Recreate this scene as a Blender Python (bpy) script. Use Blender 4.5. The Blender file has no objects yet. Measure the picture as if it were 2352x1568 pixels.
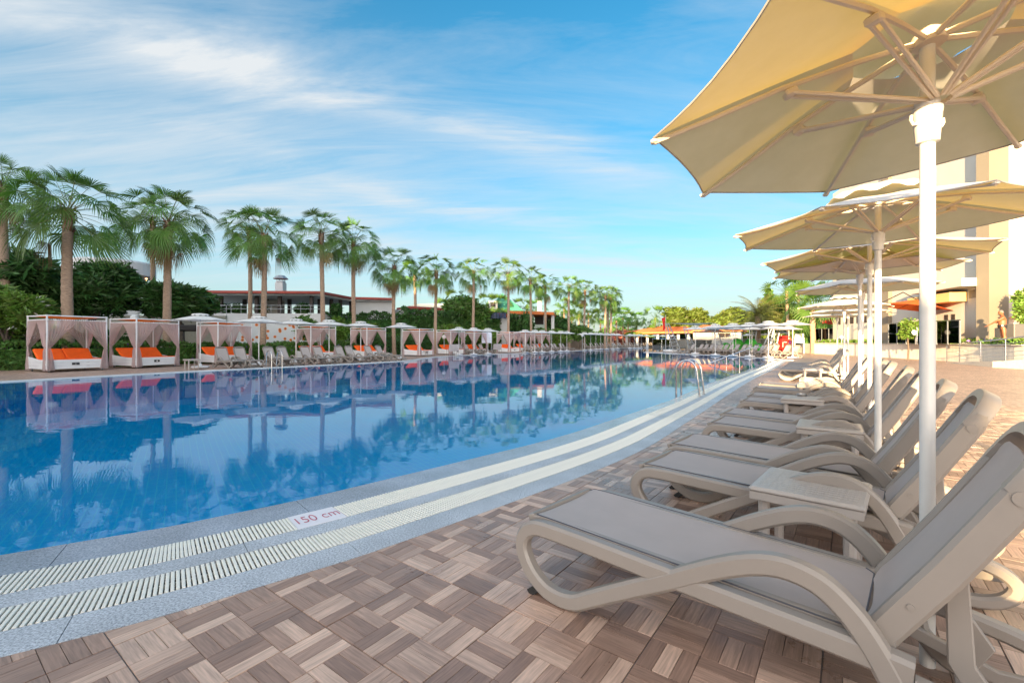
import bpy, math, random
import numpy as np
from mathutils import Vector, Matrix, Euler
from mathutils.geometry import tessellate_polygon

random.seed(7)
RNG = np.random.default_rng(11)
SC = bpy.context.scene
COL = SC.collection
R = math.radians
PI = math.pi

# ------------------------------------------------------------------ camera
FOC, CX, CY, CAMH = 1045.3, 1176.0, 784.0, 1.22
cam_d = bpy.data.cameras.new("camera")
cam = bpy.data.objects.new("camera", cam_d)
COL.objects.link(cam)
cam_d.sensor_width = 36
cam_d.lens = 16
cam_d.clip_start = 0.05
cam_d.clip_end = 3000
cam.location = (0, 0, CAMH)
cam.rotation_euler = (R(90), 0, 0)
SC.camera = cam

# ------------------------------------------------------------------ light
SUN_EL = 7.5
SUN_DIR = Vector((-0.5, -0.866, 0)).normalized()          # towards the sun, on the ground plan
world = bpy.data.worlds.new("World")
SC.world = world
world.use_nodes = True
SC.view_settings.view_transform = 'Standard'
SC.view_settings.look = 'None'
SC.view_settings.gamma = 1
SC.view_settings.exposure = 2.86
SC.view_settings.use_curve_mapping = False

sun_d = bpy.data.lights.new("sun", 'SUN')
sun_d.energy = 2.9
sun_d.angle = R(0.6)
sun_d.color = (1.0, 0.71, 0.38)
sun = bpy.data.objects.new("sun", sun_d)
COL.objects.link(sun)
sd = Vector((SUN_DIR.x * math.cos(R(SUN_EL)), SUN_DIR.y * math.cos(R(SUN_EL)), math.sin(R(SUN_EL))))
sun.rotation_euler = sd.to_track_quat('Z', 'Y').to_euler()
sun.location = (-20, -30, 30)


def build_world():
    nt = world.node_tree
    for n in list(nt.nodes):
        nt.nodes.remove(n)
    N, L = nt.nodes, nt.links

    def math_(op, a, b=None, c=None, clamp=False):
        n = N.new('ShaderNodeMath'); n.operation = op; n.use_clamp = clamp
        for i, v in enumerate((a, b, c)):
            if v is None: continue
            if isinstance(v, (int, float)): n.inputs[i].default_value = v
            else: L.new(v, n.inputs[i])
        return n.outputs[0]
    out = N.new('ShaderNodeOutputWorld')
    bg = N.new('ShaderNodeBackground'); bg.inputs[1].default_value = 0.09
    sky = N.new('ShaderNodeTexSky'); sky.sky_type = 'NISHITA'; sky.sun_disc = False
    sky.sun_elevation = R(SUN_EL); sky.sun_rotation = R(210)
    sky.altitude = 0; sky.air_density = 1.0; sky.dust_density = 0.6; sky.ozone_density = 2.2
    hsv = N.new('ShaderNodeHueSaturation')
    hsv.inputs['Hue'].default_value = 0.488
    hsv.inputs['Saturation'].default_value = 1.4
    hsv.inputs['Value'].default_value = 0.53
    L.new(sky.outputs[0], hsv.inputs['Color'])
    tc = N.new('ShaderNodeTexCoord')
    sep = N.new('ShaderNodeSeparateXYZ'); L.new(tc.outputs['Generated'], sep.inputs[0])
    x, y, z = sep.outputs
    az = math_('ARCTAN2', x, y)
    el = math_('ARCSINE', math_('MAXIMUM', math_('MINIMUM', z, 1.0), -1.0))
    # perspective layer coordinates
    zz = math_('ADD', math_('MAXIMUM', z, 0.0), 0.16)
    comb = N.new('ShaderNodeCombineXYZ')
    L.new(math_('DIVIDE', x, zz), comb.inputs[0]); L.new(math_('DIVIDE', y, zz), comb.inputs[1])

    def noise(scale, detail, rough, dist, rot, stretch, off=0.0):
        mp = N.new('ShaderNodeMapping')
        mp.inputs['Rotation'].default_value = (0, 0, R(rot))
        mp.inputs['Scale'].default_value = (stretch[0], stretch[1], 1)
        mp.inputs['Location'].default_value = (off, off * .7, off)
        L.new(comb.outputs[0], mp.inputs[0])
        n = N.new('ShaderNodeTexNoise')
        n.inputs['Scale'].default_value = scale; n.inputs['Detail'].default_value = detail
        n.inputs['Roughness'].default_value = rough; n.inputs['Distortion'].default_value = dist
        L.new(mp.outputs[0], n.inputs[0])
        return n.outputs[0]
    n1 = noise(0.8, 8, 0.62, 0.7, 18, (0.55, 2.0), 3.1)
    n2 = noise(1.6, 9, 0.66, 1.0, 25, (0.5, 2.6), 7.7)
    n3 = noise(0.35, 3, 0.5, 0.3, 0, (1, 1.2), 1.3)

    def streak(a0, e0, k1, k2, w, amp, aw, ac):
        # gaussian ridge around el = e0 + k1*(az-a0) + k2*(az-a0)^2, fading away from azimuth ac
        d = math_('SUBTRACT', az, a0)
        e = math_('ADD', math_('MULTIPLY', d, k1), math_('MULTIPLY', math_('MULTIPLY', d, d), k2))
        e = math_('ADD', e, e0)
        e = math_('ADD', e, math_('MULTIPLY', math_('SUBTRACT', n1, 0.5), 0.16))
        q = math_('DIVIDE', math_('SUBTRACT', el, e), w)
        g = math_('EXPONENT', math_('MULTIPLY', math_('MULTIPLY', q, q), -1.0))
        q2 = math_('DIVIDE', math_('SUBTRACT', az, ac), aw)
        g2 = math_('EXPONENT', math_('MULTIPLY', math_('MULTIPLY', q2, q2), -1.0))
        return math_('MULTIPLY', math_('MULTIPLY', g, g2), amp)
    s1 = streak(R(-20), R(26.5), -0.08, -0.20, R(2.2), 0.62, 0.70, R(-18))
    s1b = streak(R(-40), R(29), -0.02, -0.12, R(5.5), 0.40, 0.50, R(-48))
    s2 = streak(R(-10), R(16.6), -0.13, 0.0, R(1.1), 0.55, 0.34, R(-6))
    s3 = streak(R(5), R(9.0), -0.06, 0.0, R(2.6), 0.42, 0.6, R(5))
    s4 = streak(R(-35), R(16), 0.0, 0.0, R(7), 0.45, 0.40, R(-32))
    base = math_('ADD', math_('MULTIPLY', n1, 0.62), math_('MULTIPLY', n2, 0.38))
    ss = math_('ADD', math_('ADD', math_('ADD', s1, s1b), math_('ADD', s2, s3)), s4)
    bw = N.new('ShaderNodeMapRange'); bw.inputs[1].default_value = 0.42; bw.inputs[2].default_value = 0.74
    bw.inputs[3].default_value = 0.0; bw.inputs[4].default_value = 0.55
    L.new(base, bw.inputs[0])
    var = N.new('ShaderNodeMapRange'); var.inputs[1].default_value = 0.30; var.inputs[2].default_value = 0.68
    var.inputs[3].default_value = 0.35; var.inputs[4].default_value = 1.25
    L.new(n2, var.inputs[0])
    cl = math_('ADD', math_('MULTIPLY', ss, var.outputs[0]), bw.outputs[0], clamp=True)
    # pale veil near the horizon
    hz = math_('EXPONENT', math_('MULTIPLY', math_('MAXIMUM', el, 0.0), -3.6))
    hz = math_('MULTIPLY', hz, math_('ADD', 0.66, math_('MULTIPLY', n3, 0.35)))
    mix = N.new('ShaderNodeMixRGB'); mix.inputs[2].default_value = (2.5, 2.95, 3.15, 1)
    L.new(hz, mix.inputs[0]); L.new(hsv.outputs[0], mix.inputs[1])
    mix2 = N.new('ShaderNodeMixRGB'); mix2.inputs[2].default_value = (3.7, 3.65, 3.6, 1)
    L.new(cl, mix2.inputs[0]); L.new(mix.outputs[0], mix2.inputs[1])
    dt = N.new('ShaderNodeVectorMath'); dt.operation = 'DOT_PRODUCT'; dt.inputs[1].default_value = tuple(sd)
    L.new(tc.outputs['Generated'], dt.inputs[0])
    dd_ = math_('POWER', math_('MAXIMUM', math_('ADD', dt.outputs['Value'], 0.05), 0.0), 1.15)  # clouds and veil brightened towards the sun, out of view, as added warm fill
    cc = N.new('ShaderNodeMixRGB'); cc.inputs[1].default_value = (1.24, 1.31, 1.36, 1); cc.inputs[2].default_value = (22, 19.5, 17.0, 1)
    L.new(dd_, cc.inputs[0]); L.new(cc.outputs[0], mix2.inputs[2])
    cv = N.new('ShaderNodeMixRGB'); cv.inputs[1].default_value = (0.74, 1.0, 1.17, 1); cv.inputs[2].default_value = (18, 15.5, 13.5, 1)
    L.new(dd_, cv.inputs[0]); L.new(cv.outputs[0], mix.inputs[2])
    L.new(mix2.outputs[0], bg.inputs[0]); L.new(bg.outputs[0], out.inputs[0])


build_world()


# ------------------------------------------------------------------ helpers
def G(x, y, z=0.0):
    """point of the place at height z that the photograph shows at (x, y) of a 2352 x 1568 print"""
    d = (CAMH - z) * FOC / (y - CY)
    return Vector(((x - CX) / FOC * d, d, z))


def P(x, d, z=0.0):
    """point at distance d in print column x"""
    return Vector(((x - CX) / FOC * d, d, z))


def HY(y, d):
    """height seen at print row y at distance d"""
    return CAMH + (CY - y) / FOC * d


def hx(c):
    return tuple(c) + (1,) if len(c) == 3 else c


MATS = {}


def mat(name, col, rough=0.6, metal=0.0, tcol=None, var=0.0, vscale=8.0, bump=0.0, bscale=60.0, trans=0.0,
        island=0.0, objvar=0.0, spec=0.5, stretch=None, col2=None, alpha=None, coat=0.0):
    if name in MATS:
        return MATS[name]
    m = bpy.data.materials.new(name); m.use_nodes = True
    nt = m.node_tree; N, L = nt.nodes, nt.links
    b = N['Principled BSDF']; out = N['Material Output']
    b.inputs['Base Color'].default_value = hx(col)
    b.inputs['Roughness'].default_value = rough
    b.inputs['Metallic'].default_value = metal
    b.inputs['Specular IOR Level'].default_value = spec
    b.inputs['Coat Weight'].default_value = coat
    tc = N.new('ShaderNodeTexCoord')
    src = tc.outputs['Object']
    if stretch:
        mp = N.new('ShaderNodeMapping'); mp.inputs['Scale'].default_value = stretch
        L.new(src, mp.inputs[0]); src = mp.outputs[0]
    cur = None
    if var > 0 or col2:
        n = N.new('ShaderNodeTexNoise'); n.inputs['Scale'].default_value = vscale
        n.inputs['Detail'].default_value = 6; n.inputs['Roughness'].default_value = 0.6
        L.new(src, n.inputs[0])
        mr = N.new('ShaderNodeMapRange'); mr.inputs[1].default_value = 0.3; mr.inputs[2].default_value = 0.7
        L.new(n.outputs[0], mr.inputs[0])
        mx = N.new('ShaderNodeMixRGB')
        if col2:
            mx.inputs[1].default_value = hx(col); mx.inputs[2].default_value = hx(col2)
        else:
            mx.inputs[1].default_value = hx([c * (1 - var) for c in col])
            mx.inputs[2].default_value = hx([min(1, c * (1 + var)) for c in col])
        L.new(mr.outputs[0], mx.inputs[0]); cur = mx.outputs[0]
    if island > 0 or objvar > 0:
        hs = N.new('ShaderNodeHueSaturation')
        if cur: L.new(cur, hs.inputs['Color'])
        else: hs.inputs['Color'].default_value = hx(col)
        if island > 0:
            g = N.new('ShaderNodeNewGeometry'); rnd = g.outputs['Random Per Island']; amt = island
        else:
            g = N.new('ShaderNodeObjectInfo'); rnd = g.outputs['Random']; amt = objvar
        mr = N.new('ShaderNodeMapRange'); mr.inputs[3].default_value = 1 - amt; mr.inputs[4].default_value = 1 + amt
        L.new(rnd, mr.inputs[0]); L.new(mr.outputs[0], hs.inputs['Value'])
        mh = N.new('ShaderNodeMapRange'); mh.inputs[3].default_value = 0.5 - amt * 0.06; mh.inputs[4].default_value = 0.5 + amt * 0.04
        L.new(rnd, mh.inputs[0]); L.new(mh.outputs[0], hs.inputs['Hue'])
        cur = hs.outputs[0]
    if cur: L.new(cur, b.inputs['Base Color'])
    if bump > 0:
        n = N.new('ShaderNodeTexNoise'); n.inputs['Scale'].default_value = bscale; n.inputs['Detail'].default_value = 5
        L.new(src, n.inputs[0])
        bp = N.new('ShaderNodeBump'); bp.inputs['Strength'].default_value = bump; bp.inputs['Distance'].default_value = 0.02
        L.new(n.outputs[0], bp.inputs['Height']); L.new(bp.outputs[0], b.inputs['Normal'])
    surf = b.outputs[0]
    if trans > 0:
        t = N.new('ShaderNodeBsdfTranslucent')
        if cur and tcol is None:
            L.new(cur, t.inputs[0])
        else:
            t.inputs[0].default_value = hx(tcol or col)
        ms = N.new('ShaderNodeMixShader'); ms.inputs[0].default_value = trans
        L.new(surf, ms.inputs[1]); L.new(t.outputs[0], ms.inputs[2]); surf = ms.outputs[0]
    if alpha is not None:
        t = N.new('ShaderNodeBsdfTransparent'); ms = N.new('ShaderNodeMixShader'); ms.inputs[0].default_value = alpha
        L.new(t.outputs[0], ms.inputs[1]); L.new(surf, ms.inputs[2]); surf = ms.outputs[0]
    L.new(surf, out.inputs[0])
    MATS[name] = m
    return m


def mesh_np(name, verts, faces, smooth=False, mats=None, midx=None):
    """verts (n,3) array, faces (m,k) array of equal-sized faces or list of tuples"""
    me = bpy.data.meshes.new(name)
    if isinstance(faces, np.ndarray):
        nv, nf, k = len(verts), len(faces), faces.shape[1]
        me.vertices.add(nv); me.vertices.foreach_set('co', np.asarray(verts, np.float32).ravel())
        me.loops.add(nf * k); me.loops.foreach_set('vertex_index', faces.astype(np.int32).ravel())
        me.polygons.add(nf)
        me.polygons.foreach_set('loop_start', np.arange(0, nf * k, k, dtype=np.int32))
        me.polygons.foreach_set('loop_total', np.full(nf, k, np.int32))
        me.update(calc_edges=True)
    else:
        me.from_pydata([tuple(v) for v in verts], [], [tuple(f) for f in faces]); me.update()
    if smooth:
        me.polygons.foreach_set('use_smooth', np.ones(len(me.polygons), bool))
    for m in (mats or []): me.materials.append(m)
    if midx is not None: me.polygons.foreach_set('material_index', np.asarray(midx, np.int32))
    return me


def link(name, me, parent=None, loc=None, rot=None, scale=None):
    o = bpy.data.objects.new(name, me); COL.objects.link(o)
    if parent: o.parent = parent
    if loc is not None: o.location = loc
    if rot is not None: o.rotation_euler = rot if hasattr(rot, '__len__') else (0, 0, rot)
    if scale is not None: o.scale = scale if hasattr(scale, '__len__') else (scale,) * 3
    return o


def tag(o, label=None, cat=None, group=None, kind=None):
    if label: o['label'] = label
    if cat: o['category'] = cat
    if group: o['group'] = group
    if kind: o['kind'] = kind
    return o


def thing(name, label, cat, loc=(0, 0, 0), rz=0.0, group=None, scale=None):
    o = link(name, None, None, loc, rz, scale)
    o.empty_display_size = 0.2
    return tag(o, label, cat, group)


def copy_tree(o, parent=None):
    c = o.copy(); COL.objects.link(c); c.parent = parent
    for ch in KIDS.get(o.name, []) or list(o.children):
        copy_tree(ch, c)
    return c


KIDS = {}


class MB:
    """collects shapes, builds ONE mesh"""
    def __init__(s): s.v = []; s.f = []

    def add(s, vs, fs):
        b = len(s.v); s.v += [tuple(v) for v in vs]; s.f += [tuple(i + b for i in f) for f in fs]; return s

    def box(s, c, d, rz=0.0, ry=0.0, bev=0.0):
        x, y, z = d[0] / 2, d[1] / 2, d[2] / 2
        if bev <= 0:
            vs = [(a * x, b * y, e * z) for a in (-1, 1) for b in (-1, 1) for e in (-1, 1)]
            fs = [(0, 1, 3, 2), (4, 6, 7, 5), (0, 4, 5, 1), (2, 3, 7, 6), (0, 2, 6, 4), (1, 5, 7, 3)]
        else:
            vs = []; fs = []
            w = bev
            for e, (ix, iy) in ((-z, (x - w, y - w)), (-z + w, (x, y)), (z - w, (x, y)), (z, (x - w, y - w))):
                for (a, b) in ((-ix, -iy + w), (-ix + w, -iy), (ix - w, -iy), (ix, -iy + w), (ix, iy - w), (ix - w, iy), (-ix + w, iy), (-ix, iy - w)):
                    vs.append((a, b, e))
            for k in range(3):
                for i in range(8):
                    j = (i + 1) % 8
                    fs.append((k * 8 + i, k * 8 + j, k * 8 + 8 + j, k * 8 + 8 + i))
            fs.append(tuple(reversed(range(8)))); fs.append(tuple(range(24, 32)))
        m = Matrix.Translation(Vector(c)) @ Matrix.Rotation(rz, 4, 'Z') @ Matrix.Rotation(ry, 4, 'Y')
        return s.add([m @ Vector(v) for v in vs], fs)

    def tube(s, pts, r, n=8, caps=True, closed=False):
        pts = [Vector(p) for p in pts]; m = len(pts); vs = []; fs = []
        rr = r if hasattr(r, '__len__') else [r] * m
        up = None
        for i, p in enumerate(pts):
            a = pts[i - 1] if (i > 0 or closed) else p; b = pts[(i + 1) % m] if (i < m - 1 or closed) else p
            t = (b - a).normalized() if (b - a).length > 1e-9 else Vector((0, 0, 1))
            if up is None:
                up = Vector((0, 0, 1)) if abs(t.z) < .9 else Vector((1, 0, 0))
            u = t.cross(up)
            if u.length < 1e-6: u = t.cross(Vector((0, 1, 0)))
            u.normalize(); w = u.cross(t).normalized(); up = w
            for k in range(n):
                an = 2 * PI * k / n
                vs.append(p + (u * math.cos(an) + w * math.sin(an)) * rr[i])
        seg = m if closed else m - 1
        for i in range(seg):
            for k in range(n):
                j = (k + 1) % n; i2 = (i + 1) % m
                fs.append((i * n + k, i * n + j, i2 * n + j, i2 * n + k))
        if caps and not closed:
            fs.append(tuple(reversed(range(n)))); fs.append(tuple((m - 1) * n + k for k in range(n)))
        return s.add(vs, fs)

    def lathe(s, prof, n=16, c=(0, 0, 0)):
        vs = []; fs = []
        for r, z in prof:
            for k in range(n):
                a = 2 * PI * k / n
                vs.append((c[0] + r * math.cos(a), c[1] + r * math.sin(a), c[2] + z))
        for i in range(len(prof) - 1):
            for k in range(n):
                j = (k + 1) % n
                fs.append((i * n + k, i * n + j, (i + 1) * n + j, (i + 1) * n + k))
        fs.append(tuple(reversed(range(n)))); fs.append(tuple((len(prof) - 1) * n + k for k in range(n)))
        return s.add(vs, fs)

    def band(s, path, th, y0, y1, r=0.008, drift=0.0):
        """a strip following path [(s,z)] with thickness th (list or number) between y0 and y1, rounded edges"""
        m = len(path); vs = []; fs = []
        tt = th if hasattr(th, '__len__') else [th] * m
        for i, (a, b) in enumerate(path):
            p0 = path[max(0, i - 1)]; p1 = path[min(m - 1, i + 1)]
            t = Vector((p1[0] - p0[0], p1[1] - p0[1])).normalized(); nx, nz = -t.y, t.x
            h = tt[i] / 2
            sec = [(-h, y0 + r), (-h + r, y0), (h - r, y0), (h, y0 + r), (h, y1 - r), (h - r, y1), (-h + r, y1), (-h, y1 - r)]
            e_ = drift * i / m * (1 if y0 + y1 > 0 else -1)
            for (q, y) in sec: vs.append((a + nx * q, y + e_, b + nz * q))
        for i in range(m - 1):
            for k in range(8):
                j = (k + 1) % 8
                fs.append((i * 8 + k, (i + 1) * 8 + k, (i + 1) * 8 + j, i * 8 + j))
        fs.append(tuple(range(8))); fs.append(tuple(reversed([(m - 1) * 8 + k for k in range(8)])))
        return s.add(vs, fs)

    def poly_prism(s, pts, z0, z1):
        n = len(pts)
        vs = [(p[0], p[1], z0) for p in pts] + [(p[0], p[1], z1) for p in pts]
        fs = [tuple(reversed(range(n))), tuple(range(n, 2 * n))] + [(i, (i + 1) % n, n + (i + 1) % n, n + i) for i in range(n)]
        return s.add(vs, fs)

    def mesh(s, name, m, smooth=False):
        me = bpy.data.meshes.new(name); me.from_pydata(s.v, [], s.f); me.update()
        if m: me.materials.append(m)
        if smooth:
            me.polygons.foreach_set('use_smooth', np.ones(len(me.polygons), bool))
            try: me.set_sharp_from_angle(angle=R(40))
            except Exception: pass
        return me

    def obj(s, name, m, parent=None, smooth=False, **k):
        return link(name, s.mesh(name, m, smooth), parent, **k)


def smooth_path(pts, n=6):
    """Catmull-Rom through pts (any dimension)"""
    P_ = [np.array(p, float) for p in pts]; out = []
    for i in range(len(P_) - 1):
        p0 = P_[max(0, i - 1)]; p1 = P_[i]; p2 = P_[i + 1]; p3 = P_[min(len(P_) - 1, i + 2)]
        for k in range(n):
            t = k / n
            out.append(0.5 * ((2 * p1) + (-p0 + p2) * t + (2 * p0 - 5 * p1 + 4 * p2 - p3) * t * t + (-p0 + 3 * p1 - 3 * p2 + p3) * t ** 3))
    out.append(P_[-1]); return [tuple(p) for p in out]


def resample(pts, step):
    P_ = np.array(pts, float); d = np.r_[0, np.cumsum(np.linalg.norm(np.diff(P_, axis=0), axis=1))]
    n = max(2, int(round(d[-1] / step)) + 1); t = np.linspace(0, d[-1], n)
    return np.stack([np.interp(t, d, P_[:, k]) for k in range(P_.shape[1])], 1), t


def normals2(P_):
    T = np.gradient(P_, axis=0); T /= np.linalg.norm(T, axis=1)[:, None] + 1e-9
    return T, np.stack([-T[:, 1], T[:, 0]], 1)          # left normal


def sheet(name, outer, hole, z, m, kind='structure'):
    loops = [[Vector((p[0], p[1], 0)) for p in outer]]
    if hole is not None: loops.append([Vector((p[0], p[1], 0)) for p in hole])
    tri = tessellate_polygon(loops)
    vs = [(v.x, v.y, z) for l in loops for v in l]
    me = bpy.data.meshes.new(name); me.from_pydata(vs, [], [tuple(t) for t in tri]); me.update()
    bmf = [p for p in me.polygons if p.normal.z < 0]
    for p in bmf: p.flip()
    me.materials.append(m)
    o = link(name, me)
    if kind: o['kind'] = kind
    return o


# ------------------------------------------------------------------ materials
TU = Vector((0.594, 0.805)).normalized()                  # tile axes of the deck
T_ORG = G(748, 1438.9)
BLK = 0.191


def tile_nodes(nt, base_dark, base_light, N=None):
    pass


def make_plank_mat():
    m = bpy.data.materials.new("plank_tile"); m.use_nodes = True
    nt = m.node_tree; N, L = nt.nodes, nt.links; b = N['Principled BSDF']
    at = N.new('ShaderNodeAttribute'); at.attribute_name = 'pk'     # x,y = along/across plank, z = random
    sep = N.new('ShaderNodeSeparateXYZ'); L.new(at.outputs['Vector'], sep.inputs[0])
    cr = N.new('ShaderNodeValToRGB')
    e = cr.color_ramp.elements
    e[0].position = 0; e[0].color = (0.28, 0.175, 0.130, 1)
    e[1].position = 1; e[1].color = (0.68, 0.47, 0.355, 1)
    for pz, c in ((0.3, (0.35, 0.22, 0.162)), (0.55, (0.42, 0.27, 0.20)), (0.75, (0.54, 0.365, 0.275))):
        q = cr.color_ramp.elements.new(pz); q.color = c + (1,)
    L.new(sep.outputs[2], cr.inputs[0])
    mp = N.new('ShaderNodeMapping'); mp.inputs['Scale'].default_value = (7, 110, 31)
    L.new(at.outputs['Vector'], mp.inputs[0])
    n = N.new('ShaderNodeTexNoise'); n.inputs['Scale'].default_value = 1; n.inputs['Detail'].default_value = 5
    n.inputs['Distortion'].default_value = 0.6
    L.new(mp.outputs[0], n.inputs[0])
    mr = N.new('ShaderNodeMapRange'); mr.inputs[1].default_value = .3; mr.inputs[2].default_value = .7
    mr.inputs[3].default_value = .72; mr.inputs[4].default_value = 1.2
    L.new(n.outputs[0], mr.inputs[0])
    vm = N.new('ShaderNodeVectorMath'); vm.operation = 'SCALE'
    L.new(cr.outputs[0], vm.inputs[0]); L.new(mr.outputs[0], vm.inputs['Scale'])
    geo = N.new('ShaderNodeNewGeometry')
    st = N.new('ShaderNodeTexNoise'); st.inputs['Scale'].default_value = 1.9; st.inputs['Detail'].default_value = 7; st.inputs['Roughness'].default_value = .65
    L.new(geo.outputs['Position'], st.inputs[0])
    sr = N.new('ShaderNodeMapRange'); sr.inputs[1].default_value = .34; sr.inputs[2].default_value = .62; sr.inputs[3].default_value = .80; sr.inputs[4].default_value = 1.10
    L.new(st.outputs[0], sr.inputs[0])
    vm2 = N.new('ShaderNodeVectorMath'); vm2.operation = 'SCALE'; L.new(vm.outputs[0], vm2.inputs[0]); L.new(sr.outputs[0], vm2.inputs['Scale'])
    L.new(vm2.outputs[0], b.inputs['Base Color'])
    rr = N.new('ShaderNodeMapRange'); rr.inputs[1].default_value = .35; rr.inputs[2].default_value = .65; rr.inputs[3].default_value = .26; rr.inputs[4].default_value = .50
    L.new(st.outputs[0], rr.inputs[0]); L.new(rr.outputs[0], b.inputs['Roughness'])
    return m


M_PLANK = make_plank_mat()


def make_deck_mat(name, sat=1.0):
    """basket-weave tile pattern for the part of the deck too far away to tell the pieces apart"""
    m = bpy.data.materials.new(name); m.use_nodes = True
    nt = m.node_tree; N, L = nt.nodes, nt.links; b = N['Principled BSDF']

    def ma(op, a, b_=None, c=None):
        n = N.new('ShaderNodeMath'); n.operation = op
        for i, v in enumerate((a, b_, c)):
            if v is None: continue
            if isinstance(v, (int, float)): n.inputs[i].default_value = v
            else: L.new(v, n.inputs[i])
        return n.outputs[0]
    geo = N.new('ShaderNodeNewGeometry'); sp = N.new('ShaderNodeSeparateXYZ'); L.new(geo.outputs['Position'], sp.inputs[0])
    X = ma('SUBTRACT', sp.outputs[0], T_ORG.x); Y = ma('SUBTRACT', sp.outputs[1], T_ORG.y)
    u = ma('DIVIDE', ma('ADD', ma('MULTIPLY', X, TU.x), ma('MULTIPLY', Y, TU.y)), BLK)
    v = ma('DIVIDE', ma('ADD', ma('MULTIPLY', X, -TU.y), ma('MULTIPLY', Y, TU.x)), BLK)
    bu, bv = ma('FLOOR', u), ma('FLOOR', v)
    fu, fv = ma('SUBTRACT', u, bu), ma('SUBTRACT', v, bv)
    par = ma('FLOORED_MODULO', ma('ADD', bu, bv), 2.0)
    ipar = ma('SUBTRACT', 1.0, par)
    across = ma('ADD', ma('MULTIPLY', fu, par), ma('MULTIPLY', fv, ipar))
    s3 = ma('MULTIPLY', across, 3.0); pid = ma('FLOOR', s3)
    cb = N.new('ShaderNodeCombineXYZ'); L.new(bu, cb.inputs[0]); L.new(bv, cb.inputs[1]); L.new(pid, cb.inputs[2])
    wn = N.new('ShaderNodeTexWhiteNoise'); wn.noise_dimensions = '3D'; L.new(cb.outputs[0], wn.inputs[0])
    cr = N.new('ShaderNodeValToRGB'); e = cr.color_ramp.elements
    e[0].color = (0.33, 0.212, 0.158, 1); e[1].color = (0.55, 0.375, 0.28, 1)
    L.new(wn.outputs['Value'], cr.inputs[0])
    fs = ma('SUBTRACT', s3, pid)

    def edge(f, w):
        return ma('MAXIMUM', ma('LESS_THAN', f, w), ma('GREATER_THAN', f, 1 - w))
    j = ma('MAXIMUM', edge(fs, .045), ma('MAXIMUM', edge(fu, .014), edge(fv, .014)))
    u3, v3 = ma('DIVIDE', u, 3.0), ma('DIVIDE', v, 3.0)
    g = ma('MAXIMUM', edge(ma('FRACT', u3), .006), edge(ma('FRACT', v3), .006))
    mx = N.new('ShaderNodeMixRGB'); mx.inputs[2].default_value = (0.10, 0.075, 0.066, 1)
    L.new(j, mx.inputs[0]); L.new(cr.outputs[0], mx.inputs[1])
    mx2 = N.new('ShaderNodeMixRGB'); mx2.inputs[2].default_value = (0.17, 0.15, 0.145, 1)
    L.new(g, mx2.inputs[0]); L.new(mx.outputs[0], mx2.inputs[1])
    nz = N.new('ShaderNodeTexNoise'); nz.inputs['Scale'].default_value = 0.7; nz.inputs['Detail'].default_value = 6
    L.new(geo.outputs['Position'], nz.inputs[0])
    mr = N.new('ShaderNodeMapRange'); mr.inputs[1].default_value = .3; mr.inputs[2].default_value = .7
    mr.inputs[3].default_value = .88; mr.inputs[4].default_value = 1.12
    L.new(nz.outputs[0], mr.inputs[0])
    vm = N.new('ShaderNodeVectorMath'); vm.operation = 'SCALE'; L.new(mx2.outputs[0], vm.inputs[0]); L.new(mr.outputs[0], vm.inputs['Scale'])
    L.new(vm.outputs[0], b.inputs['Base Color'])
    b.inputs['Roughness'].default_value = 0.45
    return m


M_DECK = make_deck_mat("deck_tiles")
M_GROUT = mat('grout', (0.13, 0.11, 0.105), .9, var=.25, vscale=20)


def make_granite(name, a, b_, rough=.45):
    m = bpy.data.materials.new(name); m.use_nodes = True
    nt = m.node_tree; N, L = nt.nodes, nt.links; b = N['Principled BSDF']
    geo = N.new('ShaderNodeNewGeometry')
    n = N.new('ShaderNodeTexNoise'); n.inputs['Scale'].default_value = 95; n.inputs['Detail'].default_value = 3; n.inputs['Roughness'].default_value = .75
    L.new(geo.outputs['Position'], n.inputs[0])
    cr = N.new('ShaderNodeValToRGB'); e = cr.color_ramp.elements
    e[0].position = .36; e[0].color = a + (1,); e[1].position = .6; e[1].color = b_ + (1,)
    L.new(n.outputs[0], cr.inputs[0])
    n2 = N.new('ShaderNodeTexNoise'); n2.inputs['Scale'].default_value = 2.2; n2.inputs['Detail'].default_value = 4
    L.new(geo.outputs['Position'], n2.inputs[0])
    mr = N.new('ShaderNodeMapRange'); mr.inputs[1].default_value = .3; mr.inputs[2].default_value = .7; mr.inputs[3].default_value = .82; mr.inputs[4].default_value = 1.15
    L.new(n2.outputs[0], mr.inputs[0])
    vm = N.new('ShaderNodeVectorMath'); vm.operation = 'SCALE'; L.new(cr.outputs[0], vm.inputs[0]); L.new(mr.outputs[0], vm.inputs['Scale'])
    L.new(vm.outputs[0], b.inputs['Base Color']); b.inputs['Roughness'].default_value = rough
    return m


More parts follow.
